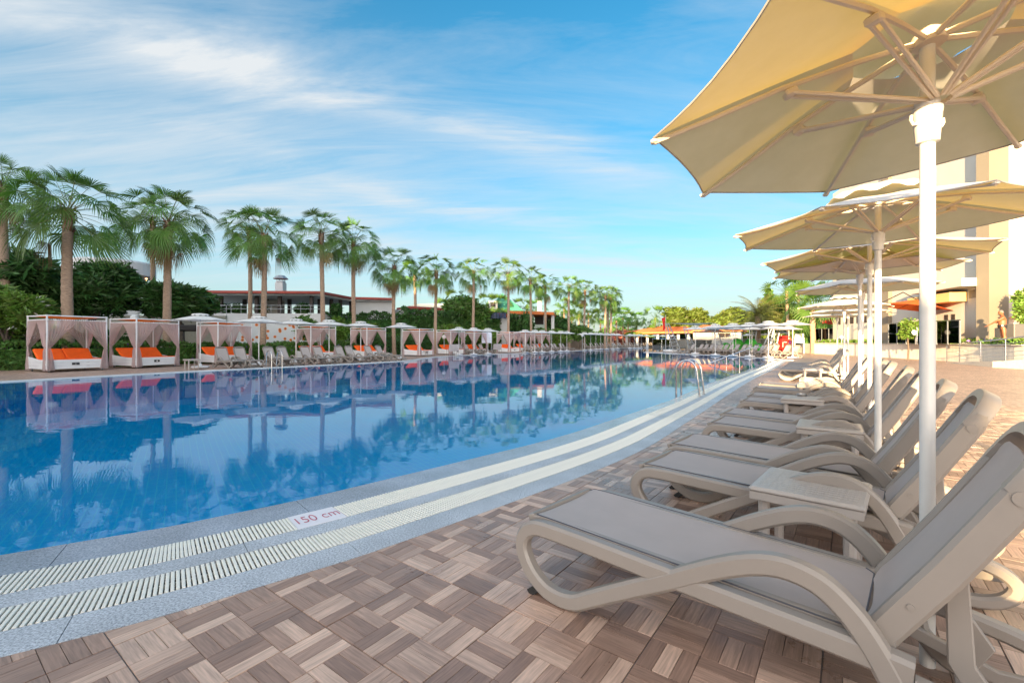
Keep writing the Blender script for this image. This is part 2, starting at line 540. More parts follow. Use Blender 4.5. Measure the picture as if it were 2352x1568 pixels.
M_GRAN = make_granite('granite', (0.20, 0.22, 0.25), (0.60, 0.63, 0.67))
M_GRANW = make_granite('wet_granite', (0.16, 0.18, 0.23), (0.36, 0.395, 0.46), .18)
M_GRATE = mat('grate_plastic', (0.76, 0.74, 0.66), .45, var=.08, vscale=6)
M_CHAN = mat('channel_concrete', (0.10, 0.09, 0.075), .9)
M_COPW = mat('white_coping', (0.62, 0.63, 0.63), .5, var=.08, vscale=3)
M_LFRAME = mat('taupe_resin', (0.27, 0.24, 0.215), .42, var=.05, vscale=3, bump=.02, bscale=300)
M_SLING = mat('taupe_sling', (0.45, 0.40, 0.385), .62, var=.05, vscale=4, bump=.06, bscale=500, trans=.12)
M_RUB = mat('black_rubber', (.02, .02, .02), .7)
M_TABLE = mat('table_resin', (0.40, 0.365, 0.34), .35, var=.06, vscale=5)
M_CANV = mat('umbrella_fabric', (0.62, 0.61, 0.60), .85, var=.05, vscale=7, bump=.12, bscale=420, trans=.19, tcol=(1.0, 0.70, 0.10))
M_CANVW = mat('white_umbrella_fabric', (0.80, 0.79, 0.76), .85, var=.03, vscale=5, trans=.22)
M_POLE = mat('white_painted_metal', (0.66, 0.65, 0.62), .32, var=.04, vscale=9)
M_RIB = mat('ivory_rib_plastic', (0.70, 0.60, 0.47), .5)
M_STEEL = mat('stainless_steel', (0.62, 0.61, 0.60), .18, 1.0, bump=.01, bscale=200)
M_WHITEW = mat('white_painted_wood', (0.70, 0.71, 0.73), .5, var=.05, vscale=3)
M_ORANGE = mat('orange_cushion', (0.86, 0.12, 0.006), .9, var=.08, vscale=5, bump=.15, bscale=120)
M_ORFAB = mat('orange_canopy_fabric', (0.80, 0.19, 0.03), .9, trans=.35)
M_RED = mat('red_fabric', (0.62, 0.02, 0.02), .8, trans=.2)
M_CURT = mat('sheer_curtain', (0.72, 0.58, 0.57), .95, trans=.45, alpha=.56)
M_WALL = mat('white_render_wall', (0.52, 0.53, 0.54), .9, var=.06, vscale=.8)
M_CREAM = mat('cream_render_wall', (0.48, 0.455, 0.40), .9, var=.04, vscale=.5)
M_TAN = mat('tan_render_column', (0.19, 0.165, 0.125), .9, var=.05, vscale=.7)
M_REDF = mat('red_fascia', (0.30, 0.045, 0.03), .6, var=.1, vscale=1)
M_ORF = mat('orange_fascia', (0.62, 0.17, 0.04), .6, var=.1, vscale=1)
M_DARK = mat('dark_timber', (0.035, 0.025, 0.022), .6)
M_ROOFT = mat('red_roof_tiles', (0.50, 0.15, 0.05), .8, var=.25, vscale=3)
M_GREENR = mat('green_copper_roof', (0.05, 0.24, 0.17), .6, var=.1)
M_GREYM = mat('grey_metal', (0.33, 0.36, 0.39), .45, .5, var=.06)
M_TRAV = mat('travertine_wall', (0.76, 0.70, 0.60), .7, stretch=(1, 1, .18), col2=(0.60, 0.56, 0.49), vscale=5)
M_STONE = mat('pale_stone', (0.55, 0.51, 0.44), .8, var=.1)
M_SKIN = mat('skin', (0.25, 0.085, 0.035), .5, var=.06, vscale=8)
M_HAIR = mat('grey_hair', (0.14, 0.125, 0.115), .8)
M_TRUNK = mat('palm_trunk_bark', (0.46, 0.33, 0.235), .95, stretch=(1, 1, 5), col2=(0.19, 0.13, 0.095), vscale=7, bump=1.0, bscale=9)
M_BOOT = mat('palm_old_leaf_bases', (0.16, 0.075, 0.04), .95, island=.4)
M_FROND = mat('palm_leaf', (0.085, 0.185, 0.026), .45, trans=.35, objvar=.30)
M_FROND_D = mat('dry_palm_leaf', (0.26, 0.18, 0.075), .8, trans=.2, objvar=.35)
M_PET = mat('palm_stalk', (0.15, 0.17, 0.05), .5)
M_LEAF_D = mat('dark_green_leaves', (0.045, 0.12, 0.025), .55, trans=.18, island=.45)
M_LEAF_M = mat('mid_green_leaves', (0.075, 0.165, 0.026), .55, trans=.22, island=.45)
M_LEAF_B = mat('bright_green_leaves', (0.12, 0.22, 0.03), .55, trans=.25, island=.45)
M_LEAF_Y = mat('yellow_green_pine_leaves', (0.095, 0.14, 0.018), .6, trans=.25, island=.40)  # yellower green than the other leaf materials
M_FLW = mat('white_flowers', (0.75, 0.75, 0.72), .8)
M_FLP = mat('pink_flowers', (0.36, 0.13, 0.10), .8, island=.3)
M_FLV = mat('violet_flowers', (0.22, 0.10, 0.42), .8, island=.3)
M_BARK = mat('tree_bark', (0.16, 0.12, 0.09), .95, col2=(0.08, 0.06, 0.05), vscale=6, bump=.5, bscale=20)
M_SOIL = mat('garden_ground', (0.05, 0.065, 0.03), .95, var=.3, vscale=.6)
M_GREENP = mat('green_slide_plastic', (0.03, 0.36, 0.03), .3, trans=.1)
M_REDP = mat('red_painted_metal', (0.62, 0.02, 0.015), .35)
M_BLACK = mat('black_fabric', (.015, .013, .013), .7)
M_ASH = mat('ashtray_metal', (0.42, 0.41, 0.40), .3, .9)


def make_glass(name, col, alpha_dark):
    m = bpy.data.materials.new(name); m.use_nodes = True
    nt = m.node_tree; N, L = nt.nodes, nt.links
    out = N['Material Output']; N.remove(N['Principled BSDF'])
    t = N.new('ShaderNodeBsdfTransparent'); t.inputs[0].default_value = hx(col)
    g = N.new('ShaderNodeBsdfGlossy'); g.inputs['Roughness'].default_value = .02; g.inputs[0].default_value = (.95, .95, .95, 1)
    f = N.new('ShaderNodeFresnel'); f.inputs[0].default_value = 1.5
    ad = N.new('ShaderNodeMath'); ad.operation = 'ADD'; ad.inputs[1].default_value = alpha_dark; ad.use_clamp = True
    L.new(f.outputs[0], ad.inputs[0])
    ms = N.new('ShaderNodeMixShader'); L.new(ad.outputs[0], ms.inputs[0]); L.new(t.outputs[0], ms.inputs[1]); L.new(g.outputs[0], ms.inputs[2])
    L.new(ms.outputs[0], out.inputs[0]); return m


M_GLASS = make_glass('clear_glass', (.80, .88, .88), .03)
M_GLASSD = make_glass('dark_tinted_glass', (.035, .035, .04), .0)


def make_water():
    m = bpy.data.materials.new('pool_water'); m.use_nodes = True
    nt = m.node_tree; N, L = nt.nodes, nt.links
    out = N['Material Output']; N.remove(N['Principled BSDF'])
    geo = N.new('ShaderNodeNewGeometry')

    def nz(sc, st, det, off):
        mp = N.new('ShaderNodeMapping'); mp.inputs['Scale'].default_value = st; mp.inputs['Location'].default_value = (off, off, 0)
        mp.inputs['Rotation'].default_value = (0, 0, R(20))
        L.new(geo.outputs['Position'], mp.inputs[0])
        n = N.new('ShaderNodeTexNoise'); n.inputs['Scale'].default_value = sc; n.inputs['Detail'].default_value = det
        n.inputs['Distortion'].default_value = .5
        L.new(mp.outputs[0], n.inputs[0]); return n.outputs[0]
    a = nz(1.1, (1, 1.4, 1), 2, 0); c = nz(6.5, (1, 1.3, 1), 3, 5)
    mk = nz(.25, (1, 1, 1), 2, 9)
    mr = N.new('ShaderNodeMapRange'); mr.inputs[1].default_value = .4; mr.inputs[2].default_value = .65; mr.inputs[3].default_value = .25; mr.inputs[4].default_value = 1.2
    L.new(mk, mr.inputs[0])
    m1 = N.new('ShaderNodeMath'); m1.operation = 'MULTIPLY'; m1.inputs[1].default_value = .16; L.new(c, m1.inputs[0])
    m1b = N.new('ShaderNodeMath'); m1b.operation = 'MULTIPLY'; L.new(m1.outputs[0], m1b.inputs[0]); L.new(mr.outputs[0], m1b.inputs[1])
    m2 = N.new('ShaderNodeMath'); m2.operation = 'ADD'; L.new(a, m2.inputs[0]); L.new(m1b.outputs[0], m2.inputs[1])
    bp = N.new('ShaderNodeBump'); bp.inputs['Strength'].default_value = 1.0; bp.inputs['Distance'].default_value = .0022
    L.new(m2.outputs[0], bp.inputs['Height'])
    t = N.new('ShaderNodeBsdfTransparent'); t.inputs[0].default_value = (.26, .88, 1.0, 1)
    g = N.new('ShaderNodeBsdfGlossy'); g.inputs['Roughness'].default_value = .012
    L.new(bp.outputs[0], g.inputs['Normal'])
    f = N.new('ShaderNodeFresnel'); f.inputs[0].default_value = 1.38; L.new(bp.outputs[0], f.inputs['Normal'])
    ms = N.new('ShaderNodeMixShader'); L.new(f.outputs[0], ms.inputs[0]); L.new(t.outputs[0], ms.inputs[1]); L.new(g.outputs[0], ms.inputs[2])
    L.new(ms.outputs[0], out.inputs[0]); return m


def make_basin():
    m = bpy.data.materials.new('pool_mosaic'); m.use_nodes = True
    nt = m.node_tree; N, L = nt.nodes, nt.links; b = N['Principled BSDF']
    geo = N.new('ShaderNodeNewGeometry')
    mp = N.new('ShaderNodeMapping'); mp.inputs['Rotation'].default_value = (0, 0, math.atan2(TU.y, TU.x)); L.new(geo.outputs['Position'], mp.inputs[0])
    br = N.new('ShaderNodeTexBrick'); br.inputs['Scale'].default_value = 1; br.offset = 0
    br.inputs['Brick Width'].default_value = .25; br.inputs['Row Height'].default_value = .125
    br.inputs['Mortar Size'].default_value = .008
    br.inputs['Color1'].default_value = (0.001, 0.66, 1.0, 1); br.inputs['Color2'].default_value = (0.003, 0.70, 1.0, 1)
    br.inputs['Mortar'].default_value = (0.10, 0.84, 1.0, 1)
    L.new(mp.outputs[0], br.inputs[0])
    L.new(br.outputs[0], b.inputs['Base Color']); b.inputs['Roughness'].default_value = .4
    return m


M_WATER = make_water()
M_BASIN = make_basin()

# ------------------------------------------------------------------ ground, pool, bands
OUTC = [(-14.0, -4.6), (-8.0, -1.55), (-4.2, 0.45)] + [tuple(G(*p).xy) for p in
        ((0, 1508), (375, 1412), (605, 1343.5), (980, 1223), (1450, 1045), (1595, 958), (1717.5, 877.5), (1776, 848))]
OUTC += [(14.6, 24.6), (16.6, 27.6)]
OUTC = smooth_path(OUTC, 8)
OUTR, OUTT = resample(OUTC, 0.25)
TT, NN = normals2(OUTR)
# scale of the bands shrinks a little along the pool
s0 = OUTT / OUTT[-1]
FSC = np.interp(OUTR[:, 1], [0, 4, 9, 30], [1.06, 1.03, .80, .76])


def off(w, w2=None):
    ww = w * FSC if w2 is None else np.interp(OUTR[:, 1], [0, 4, 9, 30], [w * 1.06, w * 1.03, w2 * .97, w2 * .95])
    return OUTR + NN * ww[:, None]


B0, B1, B2, B3, B4, B5 = OUTR, off(.21), off(.44), off(.59), off(.84), off(1.16, .90)
PROM = [(18.0, 29.6), (18.35, 32.0), (18.2, 36.0), (17.4, 42.0), (14.9, 51.0), (15.6, 52.5), (24, 62), (33, 72), (52, 90)]
LSH = [tuple(G(*p).xy) for p in ((1507, 796.8), (1405, 799.5), (1347, 804.3), (1286, 807), (1160, 812), (1035, 817), (975, 823), (919, 829.4), (429, 853.5), (0, 877))]
LSH = [(52, 118)] + LSH + [(-18.5, 7.2), (-24, -6), (-18, -12)]
WEDGE = [tuple(p) for p in B5] + smooth_path(PROM, 5) + smooth_path(LSH, 5)
HOLE = [tuple(p) for p in B0] + [(18.25, 29.4)] + [(p[0] + .3, p[1] - .02) for p in smooth_path(PROM, 5)[1:]]
HOLE += [(p[0] - .28 * (1 if p[1] < 110 else 0), p[1] + .12) for p in smooth_path(LSH, 5)]
DECK_OUT = [(-16, -16), (-32, -8), (-27, 10), (-21.5, 20), (-14.8, 33), (-11, 45), (-4, 58), (5, 72), (20, 98), (40, 125), (95, 125), (95, -16)]
sheet('pool_deck', DECK_OUT, HOLE, -0.006, M_DECK)
sheet('ground', [(-900, -300), (900, -300), (900, 1500), (-900, 1500)], DECK_OUT, -0.05, M_SOIL)
sheet('pool_water', WEDGE, None, -0.02, M_WATER)


def wall_strip(name, loop, z0, z1, m, closed=True):
    n = len(loop); vs = [(p[0], p[1], z0) for p in loop] + [(p[0], p[1], z1) for p in loop]
    fs = [(i, (i + 1) % n, n + (i + 1) % n, n + i) for i in range(n if closed else n - 1)]
    me = bpy.data.meshes.new(name); me.from_pydata(vs, [], fs); me.update(); me.materials.append(m)
    o = link(name, me); o['kind'] = 'structure'; return o


bas = sheet('pool_basin', WEDGE, None, -1.1, M_BASIN)
wl = wall_strip('basin_wall', WEDGE, -1.1, -0.05, M_BASIN)
wl.parent = bas
ring = MB()
sheet('gutter_channel', HOLE, WEDGE, -0.08, M_CHAN)


def ribbon(A, B, i0, i1, z, dz, mb, gap=0.0):
    """slab between two curves from sample i0 to i1 (float indices)"""
    idx = np.arange(int(i0), int(i1) + 1)
    a, b = A[idx], B[idx]
    n = len(idx)
    vs = []
    for k in range(n):
        aa, bb = a[k].copy(), b[k].copy()
        if k == 0 and n > 1: t = (a[1] - a[0]); t /= np.linalg.norm(t); aa = aa + t * gap; bb = bb + t * gap
        if k == n - 1 and n > 1: t = (a[-1] - a[-2]); t /= np.linalg.norm(t); aa = aa - t * gap; bb = bb - t * gap
        vs += [(aa[0], aa[1], z), (bb[0], bb[1], z), (aa[0], aa[1], z - dz), (bb[0], bb[1], z - dz)]
    fs = []
    for k in range(n - 1):
        p, q = 4 * k, 4 * k + 4
        fs += [(p, q, q + 1, p + 1), (p + 2, p + 3, q + 3, q + 2), (p, p + 2, q + 2, q), (p + 1, q + 1, q + 3, p + 3)]
    fs += [(0, 1, 3, 2), (4 * n - 4, 4 * n - 2, 4 * n - 1, 4 * n - 3)]
    mb.add(vs, fs)


NS = len(OUTR)
for nm, A, B, z, mt, step, label in (('granite_edging', B0, B1, .0, M_GRAN, 5, None), ('granite_strip', B2, B3, .001, M_GRAN, 5, None),
                              ('granite_coping', B4, B5, -.002, M_GRANW, 6, None)):
    root = link(nm, None); root['kind'] = 'structure'
    i = 3 if nm == 'granite_strip' else 0
    while i < NS - 1:
        j = min(NS - 1, i + step); mb = MB(); ribbon(A, B, i, j, z, .05, mb, .002)
        mb.obj('granite_slab', mt, root); i = j
# white copings on the other shores
mbp = MB(); pr = smooth_path(PROM, 5); prA, _ = resample(pr, 1.0)
_, pn = normals2(prA)
ribbon(prA, prA - pn * .3, 0, len(prA) - 1, .012, .05, mbp)
# link from the near corner to the far shore coping
o = mbp.obj('white_coping', M_COPW); o['kind'] = 'structure'
lsA, _ = resample(smooth_path(LSH, 5), 1.0); _, ln = normals2(lsA)
mbl = MB(); ribbon(lsA, lsA - ln * .3, 0, len(lsA) - 1, .012, .05, mbl)
o = mbl.obj('white_coping', M_COPW); o['kind'] = 'structure'
# the corner where the bands meet the promontory
mc = MB()
e0 = [B5[-1], B4[-1], B3[-1], B2[-1], B1[-1], B0[-1]]
mc.poly_prism([tuple(B5[-1]), tuple(B0[-1]), (17.5, 28.6), (18.2, 29.6), (17.9, 29.75)], -.06, .002)
o = mc.obj('corner_slab', M_COPW); o['kind'] = 'structure'


def curve_at(C, s):
    i = min(NS - 1.001, max(0, s / (OUTT[1] - OUTT[0]))); k = int(i); f = i - k
    return C[k] * (1 - f) + C[k + 1] * f


def build_grate(A, B, label, gap=None):
    """A outer curve, B inner curve; slats across"""
    root = thing('drain_grate', label, 'drain grate', (0, 0, 0), 0, 'white slatted drain grates along the pool edge')
    slats = []
    s = 0.0; end = OUTT[-1]
    while s < end:
        a, b = curve_at(A, s), curve_at(B, s)
        if not (gap and gap[0] < s < gap[1]): slats.append((np.linalg.norm((a + b) / 2), s, a, b))
        s += 0.0245
    # those that show largest: nearest the camera and in the frame
    def vis(a):
        return a[1] > 1.2 and abs(a[0] / max(a[1], .01)) < 1.2
    order = sorted([q for q in slats if vis((q[2] + q[3]) / 2)], key=lambda q: q[0])
    near = set(id(q) for q in order[:298])
    rest = MB()
    base = MB().box((0, 0, 0), (1, 0.0158, 0.014), bev=.002).mesh('slat', M_GRATE)
    for q in slats:
        a, b = q[2], q[3]; c = (a + b) / 2; d = b - a; L_ = np.linalg.norm(d) - .012; rz = math.atan2(d[1], d[0])
        if id(q) in near:
            link('slat', base, root, (c[0], c[1], -.005), rz, (L_, 1, 1))
        else:
            rest.box((c[0], c[1], -.005), (L_, .0158, .014), rz)
    r = rest.obj('slat_run', M_GRATE, root); r['kind'] = 'stuff'
    rails = MB()
    for f in (.03, .5, .97):
        C = A * (1 - f) + B * f
        D = A * (1 - f - .05) + B * (f + .05)
        if gap:
            i0 = int(gap[0] / (OUTT[1] - OUTT[0])) ; i1 = int(gap[1] / (OUTT[1] - OUTT[0])) + 1
        ribbon(C, D, 0, NS - 1, -.0135, .02, rails)
    rails.obj('rail', M_GRATE, root)
    return root


# depth plate sits in the inner grate
def s_of(px, py):
    g = G(px, py); d = np.linalg.norm((B3 + B4) / 2 - np.array([g.x, g.y]), axis=1)
    return OUTT[int(np.argmin(d))]


sA, sB = s_of(683, 1203), s_of(793, 1176)
sm = (sA + sB) / 2; sA, sB = sm - .18, sm + .18
build_grate(B1, B2, 'outer of the two white slatted drain grates, beside the wood-look deck tiles')
build_grate(B3, B4, 'inner of the two white slatted drain grates, beside the wet pool coping', (sA, sB))
a0, b0 = curve_at(B3, sA), curve_at(B4, sA); a1, b1 = curve_at(B3, sB), curve_at(B4, sB)
plate = thing('depth_marker', 'white plate with 150 cm in thin red letters set in the drain grate', 'depth marker')
pm = MB(); pm.poly_prism([tuple(a0), tuple(a1), tuple(b1), tuple(b0)], -.03, .003); pm.obj('plate', mat('marker_white', (.74, .72, .75), .5, var=.04), plate)
cu = bpy.data.curves.new('marker_text', 'FONT'); cu.body = "150 cm"; cu.size = .165; cu.align_x = 'CENTER'; cu.align_y = 'CENTER'; cu.extrude = .0006
cu.offset = -0.0022
to = bpy.data.objects.new('tmp', cu); COL.objects.link(to)
dg = bpy.context.evaluated_depsgraph_get(); me = bpy.data.meshes.new_from_object(to.evaluated_get(dg)); bpy.data.objects.remove(to)
me.materials.clear(); me.materials.append(mat('marker_red_ink', (.42, .06, .10), .5))
c = (a0 + a1 + b0 + b1) / 4; dd = a1 - a0
link('lettering', me, plate, (c[0], c[1], .0045), math.atan2(dd[1], dd[0]), (.62, 1.05, 1))


# ------------------------------------------------------------------ deck planks, laid as basket-weave blocks
def inside_deck(p, margin=0.0):
    d = np.linalg.norm(OUTR - p, axis=1); i = int(np.argmin(d)); v = p - OUTR[i]
    return -(v @ NN[i])                   # >0 on the deck side


def build_planks():
    V = np.array([-TU.y, TU.x]); U = np.array([TU.x, TU.y]); O = np.array([T_ORG.x, T_ORG.y])
    cells = []
    for i in range(-40, 70):
        for j in range(-70, 40):
            c = O + (i + .5) * BLK * U + (j + .5) * BLK * V
            if c[1] < 1.2 or c[1] > 9.0 or abs(c[0] / c[1]) > 1.28 or c[0] > 9.5: continue
            if inside_deck(c) < -.3: continue
            cells.append((np.hypot(c[0], c[1]), i, j, c))
    cells.sort(key=lambda q: q[0])
    root = link('deck_paving', None); root['kind'] = 'structure'
    vis_n = 0; RV = []; RF = []; RA = []
    w3 = BLK / 3
    for (dist, i, j, c) in cells:
        par = (i + j) % 2
        for k in range(3):
            # plank runs along U when par == 0
            A_, C_ = (U, V) if par == 0 else (V, U)
            org = O + i * BLK * U + j * BLK * V
            gx0 = .0012; gx1 = BLK - .0012; gy0 = k * w3 + .0011; gy1 = (k + 1) * w3 - .0011
            # the wider joint round each tile of three blocks
            if par == 0: lo, hi, lo2, hi2 = i % 3 == 0, i % 3 == 2, j % 3 == 0 and k == 0, j % 3 == 2 and k == 2
            else: lo, hi, lo2, hi2 = j % 3 == 0, j % 3 == 2, i % 3 == 0 and k == 0, i % 3 == 2 and k == 2
            if lo: gx0 += .0016
            if hi: gx1 -= .0016
            if lo2: gy0 += .0016
            if hi2: gy1 -= .0016
            cs = [org + a * A_ + b * C_ for a, b in ((gx0, gy0), (gx1, gy0), (gx1, gy1), (gx0, gy1))]
            ins = [inside_deck(q) for q in cs]
            if min(ins) < 0.002:
                if max(ins) < .012: continue
                # cut the plank along the edging
                out = []
                for m_ in range(4):
                    p, q = cs[m_], cs[(m_ + 1) % 4]; dp, dq = ins[m_] - .003, ins[(m_ + 1) % 4] - .003
                    if dp >= 0: out.append(p)
                    if (dp >= 0) != (dq >= 0): out.append(p + (q - p) * dp / (dp - dq))
                if len(out) < 3: continue
                cs = out
            if (A_[0] * C_[1] - A_[1] * C_[0]) < 0: cs = cs[::-1]
            n = len(cs); zt = RNG.uniform(-.0008, .0004); rn = RNG.random()
            cen = sum(cs) / n
            top = [(cen + (q - cen) * .992) for q in cs]
            vs = [(q[0], q[1], zt) for q in top] + [(q[0], q[1], zt - .0016) for q in cs] + [(q[0], q[1], -.007) for q in cs]
            at = []
            for q in top + cs + cs:
                r_ = q - org; at.append((r_ @ A_ + rn * 37, r_ @ C_ + rn * 11, rn))
            fs = [tuple(range(n))] + [(n + m_, n + (m_ + 1) % n, (m_ + 1) % n, m_) for m_ in range(n)] + \
                 [(2 * n + m_, 2 * n + (m_ + 1) % n, n + (m_ + 1) % n, n + m_) for m_ in range(n)]
            infr = cen[1] > 1.45 and abs(cen[0] / cen[1]) < 1.13
            if infr and vis_n < 299:
                me = bpy.data.meshes.new('plank'); me.from_pydata([tuple(v) for v in vs], [], fs); me.update()
                a_ = me.attributes.new('pk', 'FLOAT_VECTOR', 'POINT'); a_.data.foreach_set('vector', np.array(at, np.float32).ravel())
                me.materials.append(M_PLANK); link('plank', me, root); vis_n += 1
            else:
                b = len(RV); RV += vs; RA += at; RF += [tuple(x + b for x in f) for f in fs]
    me = bpy.data.meshes.new('plank_field'); me.from_pydata(RV, [], RF); me.update()
    a_ = me.attributes.new('pk', 'FLOAT_VECTOR', 'POINT'); a_.data.foreach_set('vector', np.array(RA, np.float32).ravel())
    me.materials.append(M_PLANK); o = link('plank_field', me, root); o['kind'] = 'stuff'


build_planks()


# ------------------------------------------------------------------ sun lounger
def make_lounger():
    root = thing('sun_lounger', 'x', 'sun lounger')
    rail = smooth_path([(1.50, .285), (1.36, .296), (.8, .312), (.47, .322), (.20, .326), (.11, .312), (.055, .262), (.048, .19), (.10, .105),
                        (.18, .05), (.27, .034), (.36, .05), (.44, .095), (.60, .19), (.80, .305), (.95, .395), (1.08, .458), (1.18, .480), (1.275, .462),
                        (1.35, .405), (1.41, .325), (1.47, .215), (1.54, .095), (1.62, .042), (1.72, .034), (1.81, .07), (1.845, .14), (1.78, .20), (1.62, .235), (1.50, .25)], 5)
    # the band is one continuous loop; taper where it meets the rail
    n = len(rail); th = []
    for i, (s, z) in enumerate(rail):
        f = i / n
        th.append(.074 if f < .15 else (.072 if s < 1.5 else .055))
    for sgn in (-1, 1):
        y0, y1 = (-.322, -.262) if sgn < 0 else (.262, .322)
        m = MB(); m.band(rail, th, y0, y1, .012, .007)
        m.obj('side_frame', M_LFRAME, root, smooth=True)
        f = MB(); f.box((.125, (y0 + y1) / 2, .022), (.07, .05, .035), ry=R(-38)); f.obj('foot_pad', M_RUB, root)
    # inner rails and cross bars under the sling
    m = MB()
    for y in (-.262, .228): m.band([(1.46, .315), (.8, .33), (.2, .34), (.08, .335)], .05, y, y + .034, .006)
    m.band([(.055, .335), (.09, .345)], .045, -.262, .262, .006)
    m.box((.75, 0, .285), (.05, .52, .03)); m.box((1.40, 0, .27), (.05, .52, .03))
    m.obj('seat_frame', M_LFRAME, root, smooth=True)

    def sling(path, w, name, sag=.006, cr=.06):
        pts = smooth_path(path, 5); vs = []; fs = []; nv = 9
        Ls = [0]
        for i in range(1, len(pts)): Ls.append(Ls[-1] + math.dist(pts[i - 1], pts[i]))
        for side in (0, 1):
            for i, (s, z) in enumerate(pts):
                e0, e1 = Ls[i], Ls[-1] - Ls[i]
                e = min(e0, e1) if cr else 1
                ww = w - (cr - math.sqrt(max(0, cr * cr - (cr - e) ** 2)) if e < cr else 0)
                p0 = pts[max(0, i - 1)]; p1 = pts[min(len(pts) - 1, i + 1)]
                t = Vector((p1[0] - p0[0], p1[1] - p0[1])).normalized()
                for k in range(nv):
                    y = -1 + 2 * k / (nv - 1)
                    d = -sag * (1 - y * y) - side * .006 + .0015 * math.sin(s * 23 + y * 4) * (1 - y * y)
                    vs.append((s - t.y * d, y * ww, z + t.x * d))
        M_ = len(pts)
        for side in (0, 1):
            b = side * M_ * nv
            for i in range(M_ - 1):
                for k in range(nv - 1):
                    q = (b + i * nv + k, b + i * nv + k + 1, b + (i + 1) * nv + k + 1, b + (i + 1) * nv + k)
                    fs.append(q if side else q[::-1])
        b = M_ * nv
        for i in range(M_ - 1):
            fs.append((i * nv, (i + 1) * nv, b + (i + 1) * nv, b + i * nv)); k = nv - 1
            fs.append((i * nv + k, b + i * nv + k, b + (i + 1) * nv + k, (i + 1) * nv + k))
        so = MB().add(vs, fs).obj(name, M_SLING, root, smooth=True)
        lp = [vs[i * nv] for i in range(M_)] + [vs[(M_ - 1) * nv + k] for k in range(1, nv)] + [vs[i * nv + nv - 1] for i in range(M_ - 2, -1, -1)] + [vs[k] for k in range(nv - 2, 0, -1)]
        MB().tube(lp if name == 'seat_sling' else lp[:M_] , .003, 5, closed=name == 'seat_sling').obj('piping', mat('dark_piping', (.075, .08, .10), .5), so, smooth=True)
        return so
    sling([(.075, .352), (.10, .363), (.16, .368), (.6, .358), (1.0, .348), (1.38, .338)], .262, 'seat_sling', .010)
    # backrest, hinged near s = 1.40
    px, pz = 1.41, .318; a = R(59)

    def bk(l, n_): return (px + l * math.cos(a) - n_ * math.sin(a), pz + l * math.sin(a) + n_ * math.cos(a))
    sling([bk(0, .035), bk(.12, .028), bk(.35, .022), bk(.55, .024), bk(.66, .03)], .225, 'back_sling', .012, .07)
    m = MB()
    for y0, y1 in ((-.262, -.215), (.215, .262)):
        m.band([bk(l, n_) for l, n_ in ((-.06, -.005), (.02, 0), (.3, -.006), (.6, 0), (.655, .004))], [.05, .085, .085, .08, .06], y0, y1, .012)
    # top of the frame: a rounded bridge
    arc = []
    top = []
    prof_ = [(-.2382, .58), (-.2382, .63)] + [((-1 + k / 8) * .238, .645 + .085 * math.sqrt(max(0, 1 - abs(-1 + k / 8) ** 2.6))) for k in range(17)] + [(.2382, .63), (.2382, .58)]
    for yy, ll in prof_: top.append(Vector((bk(ll, .004)[0], yy, bk(ll, .004)[1])))
    NT = len(top) - 1
    vs = []; fs = []
    nrm = Vector((-math.sin(a), 0, math.cos(a))); al = Vector((math.cos(a), 0, math.sin(a)))
    for i, p in enumerate(top):
        q0 = top[max(0, i - 1)]; q1 = top[min(NT, i + 1)]; t = (q1 - q0).normalized(); o_ = t.cross(nrm).normalized()
        if o_.dot(al) < 0 and abs(t.y) > .3: o_ = -o_
        if abs(t.y) <= .3: o_ = Vector((0, math.copysign(1, p.y), 0))
        for (u_, v_) in ((-.024, -.036), (.018, -.036), (.024, -.028), (.024, .028), (.018, .036), (-.024, .036)):
            vs.append(p + o_ * u_ + nrm * v_)
    for i in range(NT):
        for k in range(6):
            j = (k + 1) % 6; fs.append((i * 6 + k, i * 6 + j, (i + 1) * 6 + j, (i + 1) * 6 + k))
    m.add(vs, fs)
    m.obj('back_frame', M_LFRAME, root, smooth=True)
    # round caps on the outer face of the back frame
    for sg in (-1, 1):
        for l, r_ in ((.58, .020), (.16, .009)):
            c = Vector((bk(l, 0)[0], sg * .262, bk(l, 0)[1]))
            MB().tube([c, c + Vector((0, sg * .004, 0))], r_, 12).obj('cap', M_LFRAME, root, smooth=True)
    # support strut behind the back
    m = MB()
    for y in (-.19, .165):
        m.band([bk(.30, -.03), (1.60, .30), (1.66, .20), (1.62, .11)], [.05, .06, .07, .05], y, y + .025, .004)
        m.band([(1.30, .25), (1.48, .17), (1.70, .10), (1.84, .12)], .045, y + .03, y + .055, .004)
    m.box((1.62, 0, .115), (.05, .52, .03))
    m.obj('support_strut', M_LFRAME, root, smooth=True)
    return root


LOUNGER = make_lounger()
n_l = [0]


def place_lounger(foot, heading, label, group, tilt=0.0, center=True):
    """foot: ground point (middle of the foot end); heading: direction foot -> head"""
    o = LOUNGER if n_l[0] == 0 else copy_tree(LOUNGER)
    n_l[0] += 1
    h = Vector((heading[0], heading[1])).normalized()
    o.location = (foot[0], foot[1], 0.0); o.rotation_euler = (0, 0, math.atan2(h.y, h.x))
    tag(o, label, 'sun lounger', group)
    return o


